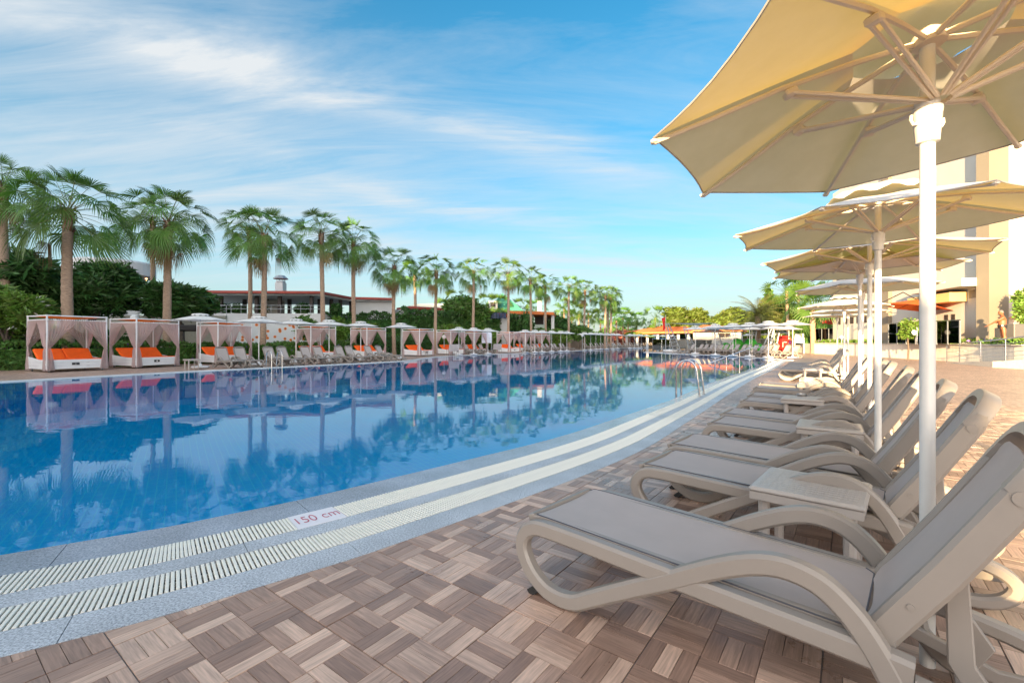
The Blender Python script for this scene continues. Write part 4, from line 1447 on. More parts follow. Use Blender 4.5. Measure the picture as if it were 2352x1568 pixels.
FARP = [(1047, 75, 695, 'golden bushy palm top above the ivy wall'), (1020, 80, 712, 'low golden palm peeping over the arched roof'),
        (1120, 78, 704, 'left golden palm beside the green roof'), (1146, 80, 706, 'golden palm directly left of the green roof'),
        (1198, 85, 712, 'dark small palm behind the orange fascia, left of two'), (1231, 88, 714, 'dark small palm behind the orange fascia, right of two'),
        (1296, 92, 708, 'sunlit thick-necked palm behind the bushy half sunlit palm'), (1313, 95, 714, 'slim sunlit palm just behind the half sunlit pair'),
        (1329, 92, 722, 'short dark-crowned palm between the half sunlit pair'), (1351, 96, 720, 'short palm right of the long-bearded palm'),
        (1379, 98, 732, 'short golden palm left of the sunlit cluster'), (1416, 100, 736, 'first of four small palms right of the cluster'),
        (1431, 104, 728, 'second and tallest of four small palms right of the cluster'), (1443, 104, 736, 'third of four small palms right of the cluster'),
        (1462, 108, 738, 'last of four small palms right of the cluster'), (1396, 86, 704, 'small palm squeezed between the two cluster trunks'),
        (1505, 100, 730, 'broad golden palm left of the red flag'), (1808, 58, 668, 'tall golden palm right of the tall conifer'),
        (1834, 62, 674, 'thin golden palm right beside the tall golden one'), (1868, 46, 704, 'broad bright green palm left of the red parasols'),
        (1886, 50, 712, 'palm trunk half hidden behind the broad bright palm'), (1916, 66, 664, 'palm top peeping above the parasols by the hotel')]
for i, (x, d, hy, lab) in enumerate(FARP):
    small_palm(x, d, hy, lab, 1.25 if i not in (16, 17, 19) else 1.5, 40 + i, .17 if i not in (19, 20) else .24)


# feather palm near the conifer
def feather_palm(x, d, hy, label):
    h = HY(hy, d); p = P(x, d); root = thing('date_palm', label, 'palm tree', (p.x, p.y, 0))
    me, top = trunk_mesh(h - .8, .32, .28, 5); link('trunk', me, root)
    rg = np.random.default_rng(4); V = []; F = []
    for i in range(46):
        az = i * 2.39996; e = R(82 - 105 * (i / 46)); q = np.array([0, 0, 0.]); Ls = 3.9; seg = 16; a_ = e
        for s in range(seg):
            f = s / seg; a_ = e - R(75) * f ** 1.3
            dv = np.array([math.cos(a_) * math.cos(az), math.cos(a_) * math.sin(az), math.sin(a_)]); q2 = q + dv * Ls / seg
            sv = np.array([-math.sin(az), math.cos(az), 0])
            ll = .55 * math.sin(PI * (.12 + .85 * f)) + .05
            for sg in (-1, 1):
                for t in (0, .5):
                    o_ = q + (q2 - q) * t; tip = o_ + sv * sg * ll * .8 + dv * ll * .5 + np.array([0, 0, -ll * .35])
                    b = len(V); V += [o_, o_ + dv * .06, tip, tip - dv * .01]; F.append((b, b + 1, b + 2, b + 3))
            b = len(V); V += [q - sv * .02, q + sv * .02, q2 + sv * .015, q2 - sv * .015]; F.append((b, b + 1, b + 2, b + 3)); q = q2
    link('crown', mesh_np('crown', np.array(V), np.array(F), False, [mat('date_palm_leaf', (.17, .17, .045), .6, trans=.25, island=.3)]), root, top)
    return root


feather_palm(1740, 56, 712, 'feathery golden date palm left of the tall conifer')

# ------------------------------------------------------------------ left garden: trees, hedges
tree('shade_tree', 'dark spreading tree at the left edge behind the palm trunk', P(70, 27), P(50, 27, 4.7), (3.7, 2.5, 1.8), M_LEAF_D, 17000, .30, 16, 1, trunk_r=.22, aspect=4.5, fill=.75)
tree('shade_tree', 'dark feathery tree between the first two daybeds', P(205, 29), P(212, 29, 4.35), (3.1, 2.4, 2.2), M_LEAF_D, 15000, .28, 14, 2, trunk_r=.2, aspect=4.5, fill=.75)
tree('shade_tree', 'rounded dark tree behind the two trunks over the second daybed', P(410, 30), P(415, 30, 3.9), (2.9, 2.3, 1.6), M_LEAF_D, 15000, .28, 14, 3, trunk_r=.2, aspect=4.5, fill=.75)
tree('oleander', 'big pale green oleander with white flowers at the left edge', P(10, 20), P(18, 20.5, 2.5), (1.7, 1.5, 1.45), M_LEAF_B, 9000, .20, 12, 4, trunk_r=.1, aspect=4, flower=(M_FLW, .02), cat='shrub')
tree('oleander', 'white-flowered oleander behind the fourth daybed', P(706, 36), P(706, 36, 2.6), (1.5, 1.4, 1.45), M_LEAF_M, 6000, .20, 10, 5, trunk_r=.1, aspect=4, flower=(M_FLW, .02), cat='shrub')
tree('leafy_tree', 'leafy tree rising above the ivy wall, middle of the row', P(1062, 58), P(1060, 58, 4.6), (3.6, 2.6, 2.7), M_LEAF_M, 9000, .34, 13, 6, trunk_r=.2)
tree('garden_shrub', 'bright spiky shrub before the ivy wall', P(788, 42), P(788, 42, 2.2), (1.3, 1.2, 1.5), M_LEAF_B, 3000, .26, 7, 7, cat='shrub', trunk_r=.08, aspect=4)
for i, (x, d, z, r, lab, fl) in enumerate(((860, 42, 1.8, 1.5, 'oleander under the ivy wall, left of the leaning palm', None), (935, 46, 1.8, 1.6, 'oleander under the ivy wall, right of the leaning palm', None),
                               (1020, 50, 2.0, 2.2, 'wide white-flowered oleander behind the sixth daybed', (M_FLW, .02)), (1060, 52, 2.0, 2.0, 'white-flowered oleander behind the seventh daybed', (M_FLW, .02)),
                               (1115, 56, 1.9, 2.0, 'oleander left of the orange-roofed house', (M_FLW, .015)), (1245, 64, 1.9, 2.0, 'oleander in front of the pale green wall', None),
                               (1280, 66, 2.0, 2.2, 'pink-flowered oleander right of the orange-roofed house', (M_FLP, .02)), (1330, 72, 2.6, 2.6, 'tall oleander below the half sunlit palms', (M_FLW, .01)))):
    tree('oleander', lab, P(x, d), P(x, d, z), (r, r * .8, 1.5), M_LEAF_M if i % 2 else M_LEAF_B, 3500, .24, 8, 20 + i, trunk_r=.07, aspect=4, flower=fl, cat='shrub', group='oleanders along the far side')
tree('ivy_column', 'tall ivy-covered stump in front of the pale green wall', P(1206, 62), P(1206, 62, 3.0), (1.5, 1.3, 2.6), M_LEAF_D, 5000, .26, 8, 30, cat='shrub', trunk_r=.2)
tree('dark_tree', 'dense dark tree right of the orange-roofed house', P(1282, 76), P(1284, 76, 3.8), (3.4, 2.6, 2.6), M_LEAF_D, 6000, .34, 11, 31)
hl = [(-26.5, 12), (-22.3, 19.3), (-19.0, 24), (-16.0, 30.5), (-13.0, 37)]
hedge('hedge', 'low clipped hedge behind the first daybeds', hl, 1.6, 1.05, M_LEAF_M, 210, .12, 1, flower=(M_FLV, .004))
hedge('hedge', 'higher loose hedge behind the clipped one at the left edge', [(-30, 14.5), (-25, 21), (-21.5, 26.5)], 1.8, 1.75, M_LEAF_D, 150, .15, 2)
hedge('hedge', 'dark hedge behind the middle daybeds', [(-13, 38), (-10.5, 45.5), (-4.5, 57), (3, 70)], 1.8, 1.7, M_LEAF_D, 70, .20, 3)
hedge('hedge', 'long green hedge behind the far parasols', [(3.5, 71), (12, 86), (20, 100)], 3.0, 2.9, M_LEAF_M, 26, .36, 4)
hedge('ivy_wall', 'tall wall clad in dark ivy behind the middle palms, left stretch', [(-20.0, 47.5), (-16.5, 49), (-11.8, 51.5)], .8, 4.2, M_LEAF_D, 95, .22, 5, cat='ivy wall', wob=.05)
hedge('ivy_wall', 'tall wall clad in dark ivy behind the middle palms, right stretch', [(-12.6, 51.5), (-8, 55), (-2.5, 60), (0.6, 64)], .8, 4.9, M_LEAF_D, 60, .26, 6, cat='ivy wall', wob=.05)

# ------------------------------------------------------------------ far background greenery
def wood(name, label, x0, x1, d, ytop, mt, seed, n=9000, size=.9):
    a, b = P(x0, d), P(x1, d); h = HY(ytop, d); L_ = (b - a).length; k = max(3, int(L_ / 3.5)); rg = random.Random(seed); bl = []
    for i in range(k):
        f = (i + .5) / k; hh = h * rg.uniform(.62, 1.0); c = a.lerp(b, f)
        bl.append(((c.x, c.y + rg.uniform(-3, 3), hh * .55), (L_ / k * .95, 3, hh * .48)))
    o = leaf_cloud(name, bl, n, size, mt, None, seed=seed, fill=.3); return tag(o, None, None, None, 'stuff')


wood('far_wood', '', 1240, 1560, 135, 752, M_LEAF_M, 1, 7000)
wood('far_wood', '', 1500, 2100, 125, 748, M_LEAF_Y, 2, 9000)
wood('far_wood', '', -300, 700, 110, 738, M_LEAF_M, 3, 9000, .8)
wood('far_bougainvillea', '', 1408, 1500, 112, 752, M_FLP, 9, 3500, .6)
tree('round_tree', 'big round sunlit tree right of the red flag', P(1577, 100), P(1575, 100, HY(736, 100)), (5.6, 4, 3.3), M_LEAF_Y, 9000, .5, 14, 50, trunk_r=.3)
tree('round_tree', 'dark small tree between the two sunlit round trees', P(1636, 108), P(1636, 108, 4.6), (4, 3, 2.6), M_LEAF_M, 4000, .5, 9, 51)
tree('round_tree', 'sunlit tree left of the feathery date palm', P(1688, 95), P(1690, 95, HY(738, 95)), (5.6, 4, 3.4), M_LEAF_Y, 9000, .5, 14, 52, trunk_r=.3)
tree('round_tree', 'broad sunlit tree under the tall conifer', P(1788, 66), P(1790, 66, 4.5), (3.8, 3, 3.4), M_LEAF_Y, 10000, .36, 14, 53, trunk_r=.3)
tree('round_tree', 'green tree right of the notice board by the terrace', P(1858, 60), P(1858, 60, 3.0), (2.6, 2, 2.6), M_LEAF_B, 5000, .3, 10, 54)
tree('round_tree', 'low dark shrub beside the notice board', P(1838, 50), P(1840, 50, 1.1), (2.0, 1.4, 1.0), M_LEAF_M, 3000, .2, 8, 55)
# conifer
cr = thing('conifer', 'tall pointed conifer left of the golden palms', 'tree', P(1766, 72))
bl = []
hC = HY(655, 72)
for i in range(9):
    f = i / 8; z = 4.2 + (hC - 4.4) * f; r = 2.3 * (1 - f) + .22
    for k in range(5 if f < .9 else 1):
        a = k * 1.257 + i; bl.append(((math.cos(a) * r * .62, math.sin(a) * r * .62, z), (r * .5, r * .5, .34)))
leaf_cloud('crown', bl, 7000, .3, M_LEAF_M, cr, seed=8, core=False, fill=.8)
MB().tube([(0, 0, 0), (0, 0, hC - .3)], [.25, .04], 8).obj('trunk', M_BARK, cr, smooth=True)

# ------------------------------------------------------------------ daybeds
WB, DB, HB = 1.95, 1.75, 2.28


def curtain_mesh(W, seed):
    """hangs from a rail along +x starting at the post, gathered by a tie near the post"""
    NU, NV = 34, 26; V = []; F = []
    for j in range(NV + 1):
        v = j / NV; z = 2.06 - 2.0 * v
        tz = .56                      # tie at v
        for i in range(NU + 1):
            u = i / NU
            if v < tz:
                f = v / tz; g = 1 - f ** (1.0 + 1.3 * (1 - u))
                x = u * (W * g + .10 * (1 - g)); amp = .010 + .022 * f
                # the inner edge sweeps down in a curve
                x += .10 * W * math.sin(PI * f) * (-.3) * u
                zz = z + 0.0
            else:
                f = (v - tz) / (1 - tz); w = .10 + .16 * f ** .7
                x = .0 + (u) * w - .02 * f; amp = .030 + .012 * f; zz = z
            y = amp * math.sin(u * 2 * PI * 8 + seed + v * 1.5) + .012 * math.sin(v * 9 + u * 5 + seed)
            if v >= tz * .96 and v <= tz * 1.06: y *= .35
            V.append((x - .02, y, zz))
    for j in range(NV):
        for i in range(NU):
            q = j * (NU + 1) + i; F.append((q, q + 1, q + NU + 2, q + NU + 1))
    return mesh_np('curtain', np.array(V), np.array(F), True, [M_CURT])


def make_daybed():
    root = thing('daybed', 'x', 'daybed')
    # local: x along the front (towards the pool is -y), origin at front left corner
    base = link('base', None, root); base.empty_display_size = .1
    bm_ = MB()
    def board(c, d, ry=0): MB().box(c, d, bev=.006).obj('board', M_WHITEW, base)
    bm_ = None
    zb = .10
    for k in range(3):
        z = zb + .075 + k * .125
        board((WB / 2, -.0, z), (WB, .03, .118))
        board((.0, DB / 2, z), (.03, DB - .06, .118)); board((WB, DB / 2, z), (.03, DB - .06, .118))
        board((WB / 2, DB, z), (WB, .03, .118))
    for x in (0.0, WB):
        w = MB(); w.add([(x - .016, .35, .46), (x - .016, DB, .46), (x - .016, DB, .62), (x + .016, .35, .46), (x + .016, DB, .46), (x + .016, DB, .62)],
                        [(0, 1, 2), (5, 4, 3), (0, 2, 5, 3), (1, 4, 5, 2), (0, 3, 4, 1)]); w.obj('side_cheek', M_WHITEW, base)
    MB().box((WB / 2, DB / 2, .40), (WB - .05, DB - .05, .03)).obj('platform', M_WHITEW, base)
    for x in (.12, WB - .12):
        for y in (.12, DB - .12): MB().tube([(x - .025, y, .05), (x + .025, y, .05)], .05, 10).obj('castor', M_GREYM, root, smooth=True)
    for k in range(2):
        MB().box((WB * (.27 + .46 * k), .50, .46), (WB * .455, .95, .10), bev=.03).obj('seat_cushion', M_ORANGE, root, smooth=False)
        o = MB().box((0, 0, 0), (WB * .455, .75, .11), bev=.035).obj('back_cushion', M_ORANGE, root)
        o.location = (WB * (.27 + .46 * k), 1.22, .66); o.rotation_euler = (R(40 + k * 3), 0, 0)
    for x in (.03, WB - .03):
        for y in (.0, DB):
            MB().box((x, y, HB / 2 + .05), (.05, .05, HB - .1), bev=.006).obj('post', M_WHITEW, root)
    m = MB()
    for z in (HB - .03,):
        for y in (0, DB): m.box((WB / 2, y, z), (WB + .005, .045, .045))
        for x in (.03, WB - .03): m.box((x, DB / 2, z), (.045, DB, .044))
    m.obj('top_frame', M_WHITEW, root)
    m = MB()
    for y in (-.0, DB): m.tube([(.03, y, 2.09), (WB - .03, y, 2.09)], .012, 6)
    for x in (.03, WB - .03): m.tube([(x, 0, 2.09), (x, DB, 2.09)], .012, 6)
    m.obj('curtain_rail', M_WHITEW, root, smooth=True)
    m = MB()
    for i in range(26):
        x = .08 + (WB - .16) * i / 25
        for y in (0, DB): m.box((x, y, 2.09), (.012, .034, .05))
        yy = .08 + (DB - .16) * i / 25
        for xx in (.03, WB - .03): m.box((xx, yy, 2.09), (.034, .012, .05))
    m.obj('curtain_rings', M_WHITEW, root)
    # sagging orange cloth over the frame
    V = []; F = []; n = 12
    for i in range(n + 1):
        for j in range(n + 1):
            u, v = i / n, j / n
            V.append((.07 + u * (WB - .14), .03 + v * (DB - .06), HB - .03 - .10 * math.sin(PI * u) * (.4 + .6 * math.sin(PI * v)) + .01 * math.sin(u * 20)))
    for i in range(n):
        for j in range(n): q = i * (n + 1) + j; F.append((q, q + n + 1, q + n + 2, q + 1))
    link('canopy_cloth', mesh_np('canopy_cloth', np.array(V), np.array(F), True, [M_ORFAB]), root)
    cW, cD = curtain_mesh(WB * .50, 0), curtain_mesh(DB * .50, 2)
    for y, sg in ((-.035, 1), (DB + .035, -1)):
        link('curtain', cW, root, (.04, y, 0), 0, (1, sg, 1)); link('curtain', cW, root, (WB - .04, y, 0), 0, (-1, sg, 1))
    for x, sg in ((-.005, -1), (WB + .005, 1)):
        link('curtain', cD, root, (x, .05, 0), R(90), (1, sg, 1)); link('curtain', cD, root, (x, DB - .05, 0), R(90), (-1, sg, 1))
    return root


BED = make_daybed(); nb = [0]
BEDS = [(105.5, 17.9, 26, 'daybed at the far left, its plate marked I and both orange cushions in full view'),
        (312, 20.6, 18, 'second daybed from the left, its plate marked II, sheer curtain in front of the cushions'),
        (499.5, 24.0, 24, 'third daybed from the left, behind the parasol with the white base'),
        (713, 30.2, 33, 'fourth daybed from the left, between two parasol poles'),
        (842, 34.0, 30, 'fifth daybed from the left, cushions behind the last loungers of the first group'),
        (963, 37.0, 27, 'sixth daybed from the left, standing clear with its front plate by the pool bend'),
        (1035, 41.0, 35, 'seventh daybed from the left, next to the grey armchairs'),
        (1090, 44.5, 36, 'eighth daybed from the left, behind three parasols and the notice sheet'),
        (1170, 48.5, 38, 'ninth daybed from the left, its low plate by the second group of loungers'),
        (1207, 53.0, 38, 'tenth daybed from the left, half hidden by the parasol with a white base'),
        (1244, 57.0, 38, 'last daybed on the right, behind the long lounger row')]
plate_m = mat('dark_plate', (.02, .022, .03), .4); mark_m = mat('plate_mark', (.75, .75, .72), .5)
for i, (px, d, turn, lab) in enumerate(BEDS):
    o = BED if i == 0 else copy_tree(BED)
    p = P(px, d); o.location = (p.x, p.y, 0); f = Vector((.45, .89)); a = R(90 - turn)
    o.rotation_euler = (0, 0, a)
    tag(o, lab, 'daybed', 'curtained daybeds along the far pool side')
    if i in (0, 1, 5, 8):
        pl = MB().box((WB * .46, -.022, .31), (.24, .012, .09)).obj('number_plate', plate_m, o)
        mk = MB()
        for q in ((0,) if i == 0 else (-.02, .02)) if i < 2 else (): mk.box((WB * .46 + q, -.030, .31), (.014, .004, .055))
        if i < 2: mk.obj('numeral', mark_m, pl)

# ------------------------------------------------------------------ left shore furniture
LSP, LST = resample(smooth_path(LSH, 5), .1)
LT_, LN_ = normals2(LSP)                      # runs far -> near; land is to the right
LAND = -LN_


def shore(px, offm):
    """point offm metres landward of the far shore that shows in print column px, with shore tangent and land normal"""
    Q = LSP + LAND * offm; ok = Q[:, 1] > 5
    col = np.where(ok, CX + FOC * Q[:, 0] / np.maximum(Q[:, 1], .1), 1e9)
    i = int(np.argmin(np.abs(col - px))); return Q[i], LT_[i], LAND[i]


ordn = ['first', 'second', 'third', 'fourth', 'fifth', 'sixth', 'seventh', 'eighth', 'ninth', 'tenth', 'eleventh', 'twelfth', 'thirteenth', 'fourteenth',
        'fifteenth', 'sixteenth', 'seventeenth', 'eighteenth', 'nineteenth', 'twentieth', 'twenty-first', 'twenty-second', 'twenty-third', 'twenty-fourth']
rows = [('front', [500, 562, 671, 724, 803, 851, 921 - 35, 952 - 28, 985 - 28, 1010 - 26][:10], None),
        ]
g1 = [z / 2.94 / 1.6327 + 700 / 1.6327 for z in (430, 615, 945, 1095, 1340, 1490, 1715, 1835, 2045, 2165)]
g2 = [(1500 + z / 3.36) / 1.6327 for z in (790, 865, 975, 1050)]
g3 = [(1500 + z / 3.36) / 1.6327 for z in (1595, 1640, 1722, 1765, 1835, 1880, 1945, 1980, 2050, 2085)]
g4 = [(2080 + z / 5.6) / 1.6327 for z in (660, 705, 785, 825, 895, 935, 1000, 1045, 1125, 1165, 1255, 1290, 1370, 1405)]
g5 = [(2080 + z / 5.6) / 1.6327 for z in (1500, 1545, 1605, 1650, 1700, 1745, 1800, 1845, 1900, 1950, 2010, 2060)]
grp = [('loungers of the first group across the pool', g1, 'in the group facing the far-side ladder, counted from the left', 1.75),
       ('loungers of the second group across the pool', g2, 'in the small group of four right of the grey armchairs', 1.75),
       ('loungers of the third group across the pool', g3, 'in the group behind the middle far-side ladder', 1.75),
       ('loungers of the fourth group across the pool', g4, 'in the dense row under the seven parasols, counted from the left', 1.9),
       ('loungers of the farthest row across the pool', g5, 'in the farthest row before the glass fence', 1.9)]
for gname, pxs, wh, offb in grp:
    for i, px in enumerate(pxs):
        q, t, l = shore(px, offb)           # middle of the back
        h = Vector(l); foot = Vector(q) - h * 1.3
        place_lounger((foot.x, foot.y), h, 'grey-brown lounger, %s %s' % (ordn[i], wh), gname)
for i, (px, lab) in enumerate(((440, 'slatted side table left of the first far-side lounger'), (628, 'side table between the second and third far-side loungers'), (773, 'side table between the fourth and fifth far-side loungers'),
                               (890, 'side table between the sixth and seventh far-side loungers'), (975, 'side table at the right end of the first far-side group'))):
    q, t, l = shore(px, 1.6); place_table(q, math.atan2(l[1], l[0]), lab, 'side tables across the pool')
GF = 'white parasols across the pool'
UL = [(460, 20.5, 'leftmost white parasol across the pool, on a white octagonal base', True), (594.4, 22.8, 'second white parasol from the left, in front of the wall with orange flowers', False),
      (680, 25.3, 'third white parasol from the left, in front of the oleander', False), (755.8, 26.5, 'fourth white parasol from the left, between fourth daybed and single tall palm', False),
      (828.7, 28.5, 'fifth white parasol from the left, over the fifth daybed', False), (921.5, 31, 'sixth white parasol from the left, alone by the pool bend on a white base', True),
      (1054, 40, 'first of three white parasols near the notice sheet', False), (1088, 41.5, 'second of three white parasols near the notice sheet', False), (1120.7, 43.5, 'third of three white parasols near the notice sheet, in front of it', False),
      (1206, 49, 'white parasol with a leaning pole and a white base by the middle ladder', True), (1228.6, 50, 'white parasol just right of the leaning one', False), (1245, 51, 'white parasol before the last daybed, second right of the leaning one', False),
      (1267, 53, 'white parasol right of the last daybed', False), (1288, 54.5, 'white parasol of the right pair before the gap in the row', False), (1302, 56, 'last white parasol before the gap in the row', False),
      (1342.6, 62.5, 'first of seven parasols in the far row, on a white base', True), (1356.7, 64, 'second of seven parasols in the far row', False), (1368.8, 65.5, 'third of seven parasols in the far row', False),
      (1379.8, 67, 'fourth of seven parasols in the far row', False), (1394, 69, 'fifth of seven parasols in the far row', False), (1408, 71, 'sixth of seven parasols in the far row', False), (1419, 73, 'last of seven parasols in the far row', False),
      (1447, 77, 'first of five small parasols before the red roof', False), (1457, 79, 'second of five small parasols before the red roof', False), (1466.6, 81, 'third of five small parasols before the red roof', False),
      (1473, 83, 'fourth of five small parasols before the red roof', False), (1484.6, 85, 'last of five small parasols before the red roof', False),
      (1504.7, 80, 'cream parasol at the left end of the glass fence', False), (1522.8, 84, 'cream parasol directly left of the flagpole', False), (1542.5, 84, 'cream parasol directly right of the flagpole', False)]
for i, (px, d, lab, b) in enumerate(UL):
    p = P(px, d); place_umbrella(p, lab, GF, R(i * 13), (0, 0) if i != 9 else (0, R(2)), False, 1.0 if i < 27 else .98, b)
# sheet bases for the two first umbrellas are real trays
lad = [(((700 + 860 / 2.94) / 1.6327 + 25), 'steel pool ladder on the far edge in front of the third lounger'), (((1500 + 1665 / 3.36) / 1.6327), 'steel pool ladder on the far edge under the leaning parasol'),
       (1302, 'small steel pool ladder at the far row, left one'), (1400, 'small steel pool ladder on the far edge before the seven parasols'), (1412, 'tiny steel pool ladder at the far right of the far edge')]
for px, lab in lad[:2] + [(1409, 'small steel pool ladder in the far row of loungers'), (1476, 'tiny steel pool ladder at the end of the far shore')]:
    q, t, l = shore(px, -.02); make_ladder(lab, q, l)


# armchairs (metal frame, sling) near the second group
def armchair(px, d, label):
    p = P(px, d); root = thing('armchair', label, 'armchair', p, R(115), 'grey armchairs by the daybeds')
    for y in (-.27, .27):
        MB().tube([(-.25, y, 0), (-.22, y, .62), (.25, y, .64), (.30, y, .60), (.27, y, 0)], .014, 6).obj('side_frame', M_LFRAME, root, smooth=True)
    MB().box((0, 0, .42), (.5, .5, .02)).obj('seat', M_SLING, root)
    MB().box((-.32, 0, .70), (.02, .5, .58), ry=R(-14)).obj('backrest', M_SLING, root)


for px, d, lab in (((1500 + 640 / 3.36) / 1.6327, 38, 'grey sling armchair right of the seventh daybed, left of two'), ((1500 + 690 / 3.36) / 1.6327, 38.5, 'grey sling armchair right of the seventh daybed, right of two'),
                   ((1500 + 1190 / 3.36) / 1.6327, 45, 'grey sling armchair left of the ninth daybed'), ((1500 + 1235 / 3.36) / 1.6327, 45.5, 'grey sling armchair in front of the ninth daybed')):
    armchair(px, d, lab)

# ------------------------------------------------------------------ left buildings
def wall_box(name, label, x0, d0, x1, d1, z0, z1, m, th=.4, cat='building', parent=None):
    a, b = P(x0, d0), P(x1, d1); c = (a + b) / 2; L_ = (b - a).length
    o = MB().box((0, 0, 0), (L_, th, z1 - z0)).obj(name, m, parent); o.location = (c.x, c.y, (z0 + z1) / 2); o.rotation_euler = (0, 0, math.atan2((b - a).y, (b - a).x))
    if parent is None: tag(o, label, cat)
    return o


rest = thing('restaurant_building', 'long low restaurant with a dark red roof edge over an open colonnade', 'building', P(600, 46))
RI = rest.matrix_world.inverted() if False else None
def rpart(name, mb, m, parent=rest):
    o = mb.obj(name, m, parent)
    o.location = (-parent.location.x, -parent.location.y, -parent.location.z)
    return o
A_, B_, C_, D_ = P(440, 45), P(737, 45.7), P(806, 51.5), P(901, 52.8)
zr = 6.05
m = MB(); back = [P(905, 60), P(440, 56)]
m.poly_prism([(q.x, q.y) for q in (A_, B_, C_, D_, back[0], back[1])], zr - .02, zr + .22); rpart('roof', m, M_REDF)
m = MB()
inn = [P(440, 45.4), P(735, 46.1), P(803, 51.8), P(900, 53.2), P(903, 59.5), P(440, 55.5)]
m.poly_prism([(q.x, q.y) for q in inn], zr - .18, zr - .03); rpart('ceiling', m, mat('grey_soffit', (.62, .64, .66), .7))
for i, x in enumerate((508, 562, 590, 613, 643, 665, 716, 734)):
    p = P(x, 46.6 + (3.5 if i % 2 else 0)); m = MB(); m.box((p.x, p.y, 5.0), (.32, .32, 1.75)); rpart('column', m, M_DARK)
for x, d in ((761, 50), (782, 51), (806, 53)):
    p = P(x, d); m = MB(); m.box((p.x, p.y, 4.9), (.32, .32, 1.9)); rpart('column', m, M_DARK)
p0, p1 = P(440, 45.6), P(737, 46.2)
m = MB(); m.poly_prism([(p0.x, p0.y), (p1.x, p1.y), (P(806, 52).x, P(806, 52).y), (back[0].x, back[0].y), (back[1].x, back[1].y)], 0, 4.05); rpart('lower_wall', m, M_WALL)
m = MB(); q0, q1 = P(808, 52.4), P(903, 53.6); m.poly_prism([(q0.x, q0.y), (q1.x, q1.y), (P(903, 60).x, 60), (P(808, 60).x, 60)], 0, zr - .19); rpart('end_wall', m, M_WALL)
m = MB()
for z in (4.5, 4.85): m.tube([(p0.x, p0.y - .1, z), (p1.x, p1.y - .1, z)], .03, 6)
for k in range(14):
    q = p0.lerp(p1, k / 13); m.tube([(q.x, q.y - .1, 4.05), (q.x, q.y - .1, 4.85)], .025, 6)
rpart('railing', m, M_GREYM)
m = MB(); q = P(632, 50); m.box((q.x, q.y, 4.9), (1.6, 1.0, 1.6)); rpart('bar_cabinet', m, mat('beige_cabinet', (.35, .34, .30), .6))
for i, x in enumerate((520, 545, 600, 690, 700, 772)):
    q = P(x, 47.2); o = leaf_cloud('potted_plant', [((0, 0, .5), (.55, .5, .5))], 260, .3, M_LEAF_D, None, aspect=5, seed=60 + i)
    o.location = (q.x, q.y, 4.07); tag(o, ['spiky plant on the restaurant terrace, left of the dark trunk', 'spiky plant on the restaurant terrace near the first columns', 'plant on the restaurant terrace by the chimney',
                                            'plant on the restaurant terrace left of the single tall palm', 'plant on the restaurant terrace behind the single tall palm', 'plant at the angled end of the restaurant terrace'][i], 'potted plant')
# chimney
ch = thing('chimney', 'square grey metal chimney with a capped top on the restaurant roof', 'chimney', P(645, 50, zr + .2))
hh = HY(641, 50) - (zr + .2)
MB().box((0, 0, hh / 2 - .2), (.85, .85, hh - .35), bev=.02).obj('shaft', M_GREYM, ch)
m = MB(); m.lathe([(.50, hh - .36), (.50, hh - .22), (.45, hh - .22)], 8); m.obj('neck', M_GREYM, ch)
m = MB(); m.lathe([(.78, hh + .0), (.80, hh + .04), (.42, hh + .38), (.05, hh + .45)], 8); m.obj('cap', M_GREYM, ch)
m = MB()
for a in range(4): m.box((.42 * math.cos(a * PI / 2 + .78), .42 * math.sin(a * PI / 2 + .78), hh - .1), (.05, .05, .28))
m.obj('bracket', M_GREYM, ch)
# left white building with round roof
rb = thing('white_building', 'white building with a round disc roof lit from below, behind the dark trees', 'building', P(280, 40))
m = MB(); q = [P(130, 38), P(322, 40), P(322, 46), P(130, 46)]; m.poly_prism([(v.x, v.y) for v in q], 0, 5.7); rpart('wall', m, M_WALL, rb)
m = MB(); q = [P(120, 37.6), P(326, 39.6), P(330, 47), P(120, 47)]; m.poly_prism([(v.x, v.y) for v in q], 5.72, 6.02); rpart('red_roof_edge', m, M_REDF, rb)
c = P(262, 45); m = MB(); m.lathe([(2.9, HY(637, 45)), (3.3, HY(634, 45)), (3.3, HY(607, 45)), (3.1, HY(603, 45)), (.2, HY(600, 45))], 40, (c.x, c.y, 0)); rpart('disc_roof', m, M_WALL, rb)
m = MB(); m.lathe([(2.2, 6.03), (2.2, HY(637, 45) + .05)], 32, (c.x, c.y, 0)); rpart('glazed_drum', m, mat('dim_glazing', (.22, .27, .31), .15), rb)
m = MB(); warm = mat('warm_downlight', (1, .6, .3), .5)
bs = warm.node_tree.nodes['Principled BSDF']; bs.inputs['Emission Color'].default_value = (1, .55, .25, 1); bs.inputs['Emission Strength'].default_value = 2.5
for k in range(10):
    a = k * 2 * PI / 10 - .3; z = HY(637, 45); m.lathe([(.09, z - .02), (.09, z + .001)], 8, (c.x + 2.65 * math.cos(a), c.y + 2.65 * math.sin(a), 0))
rpart('downlight', m, warm, rb)
# garden wall + railing behind first beds
gw = wall_box('garden_wall', 'plain beige garden wall behind the second daybed', 150, 33.5, 520, 34.5, 0, 3.15, mat('beige_render', (.40, .38, .32), .9, var=.08), .3, 'wall')
gw['kind'] = 'structure' if False else ''
del gw['kind']
rl = thing('wall_railing', 'thin steel railing on top of the beige garden wall', 'railing', P(330, 33))
m = MB()
a, b = P(150, 33), P(520, 34)
for z in (3.5, 3.9): m.tube([(a.x, a.y, z), (b.x, b.y, z)], .02, 6)
for k in range(10): q = a.lerp(b, k / 9); m.tube([(q.x, q.y, 3.1), (q.x, q.y, 3.9)], .02, 6)
o = m.obj('rails', M_GREYM, rl); o.location = -rl.location
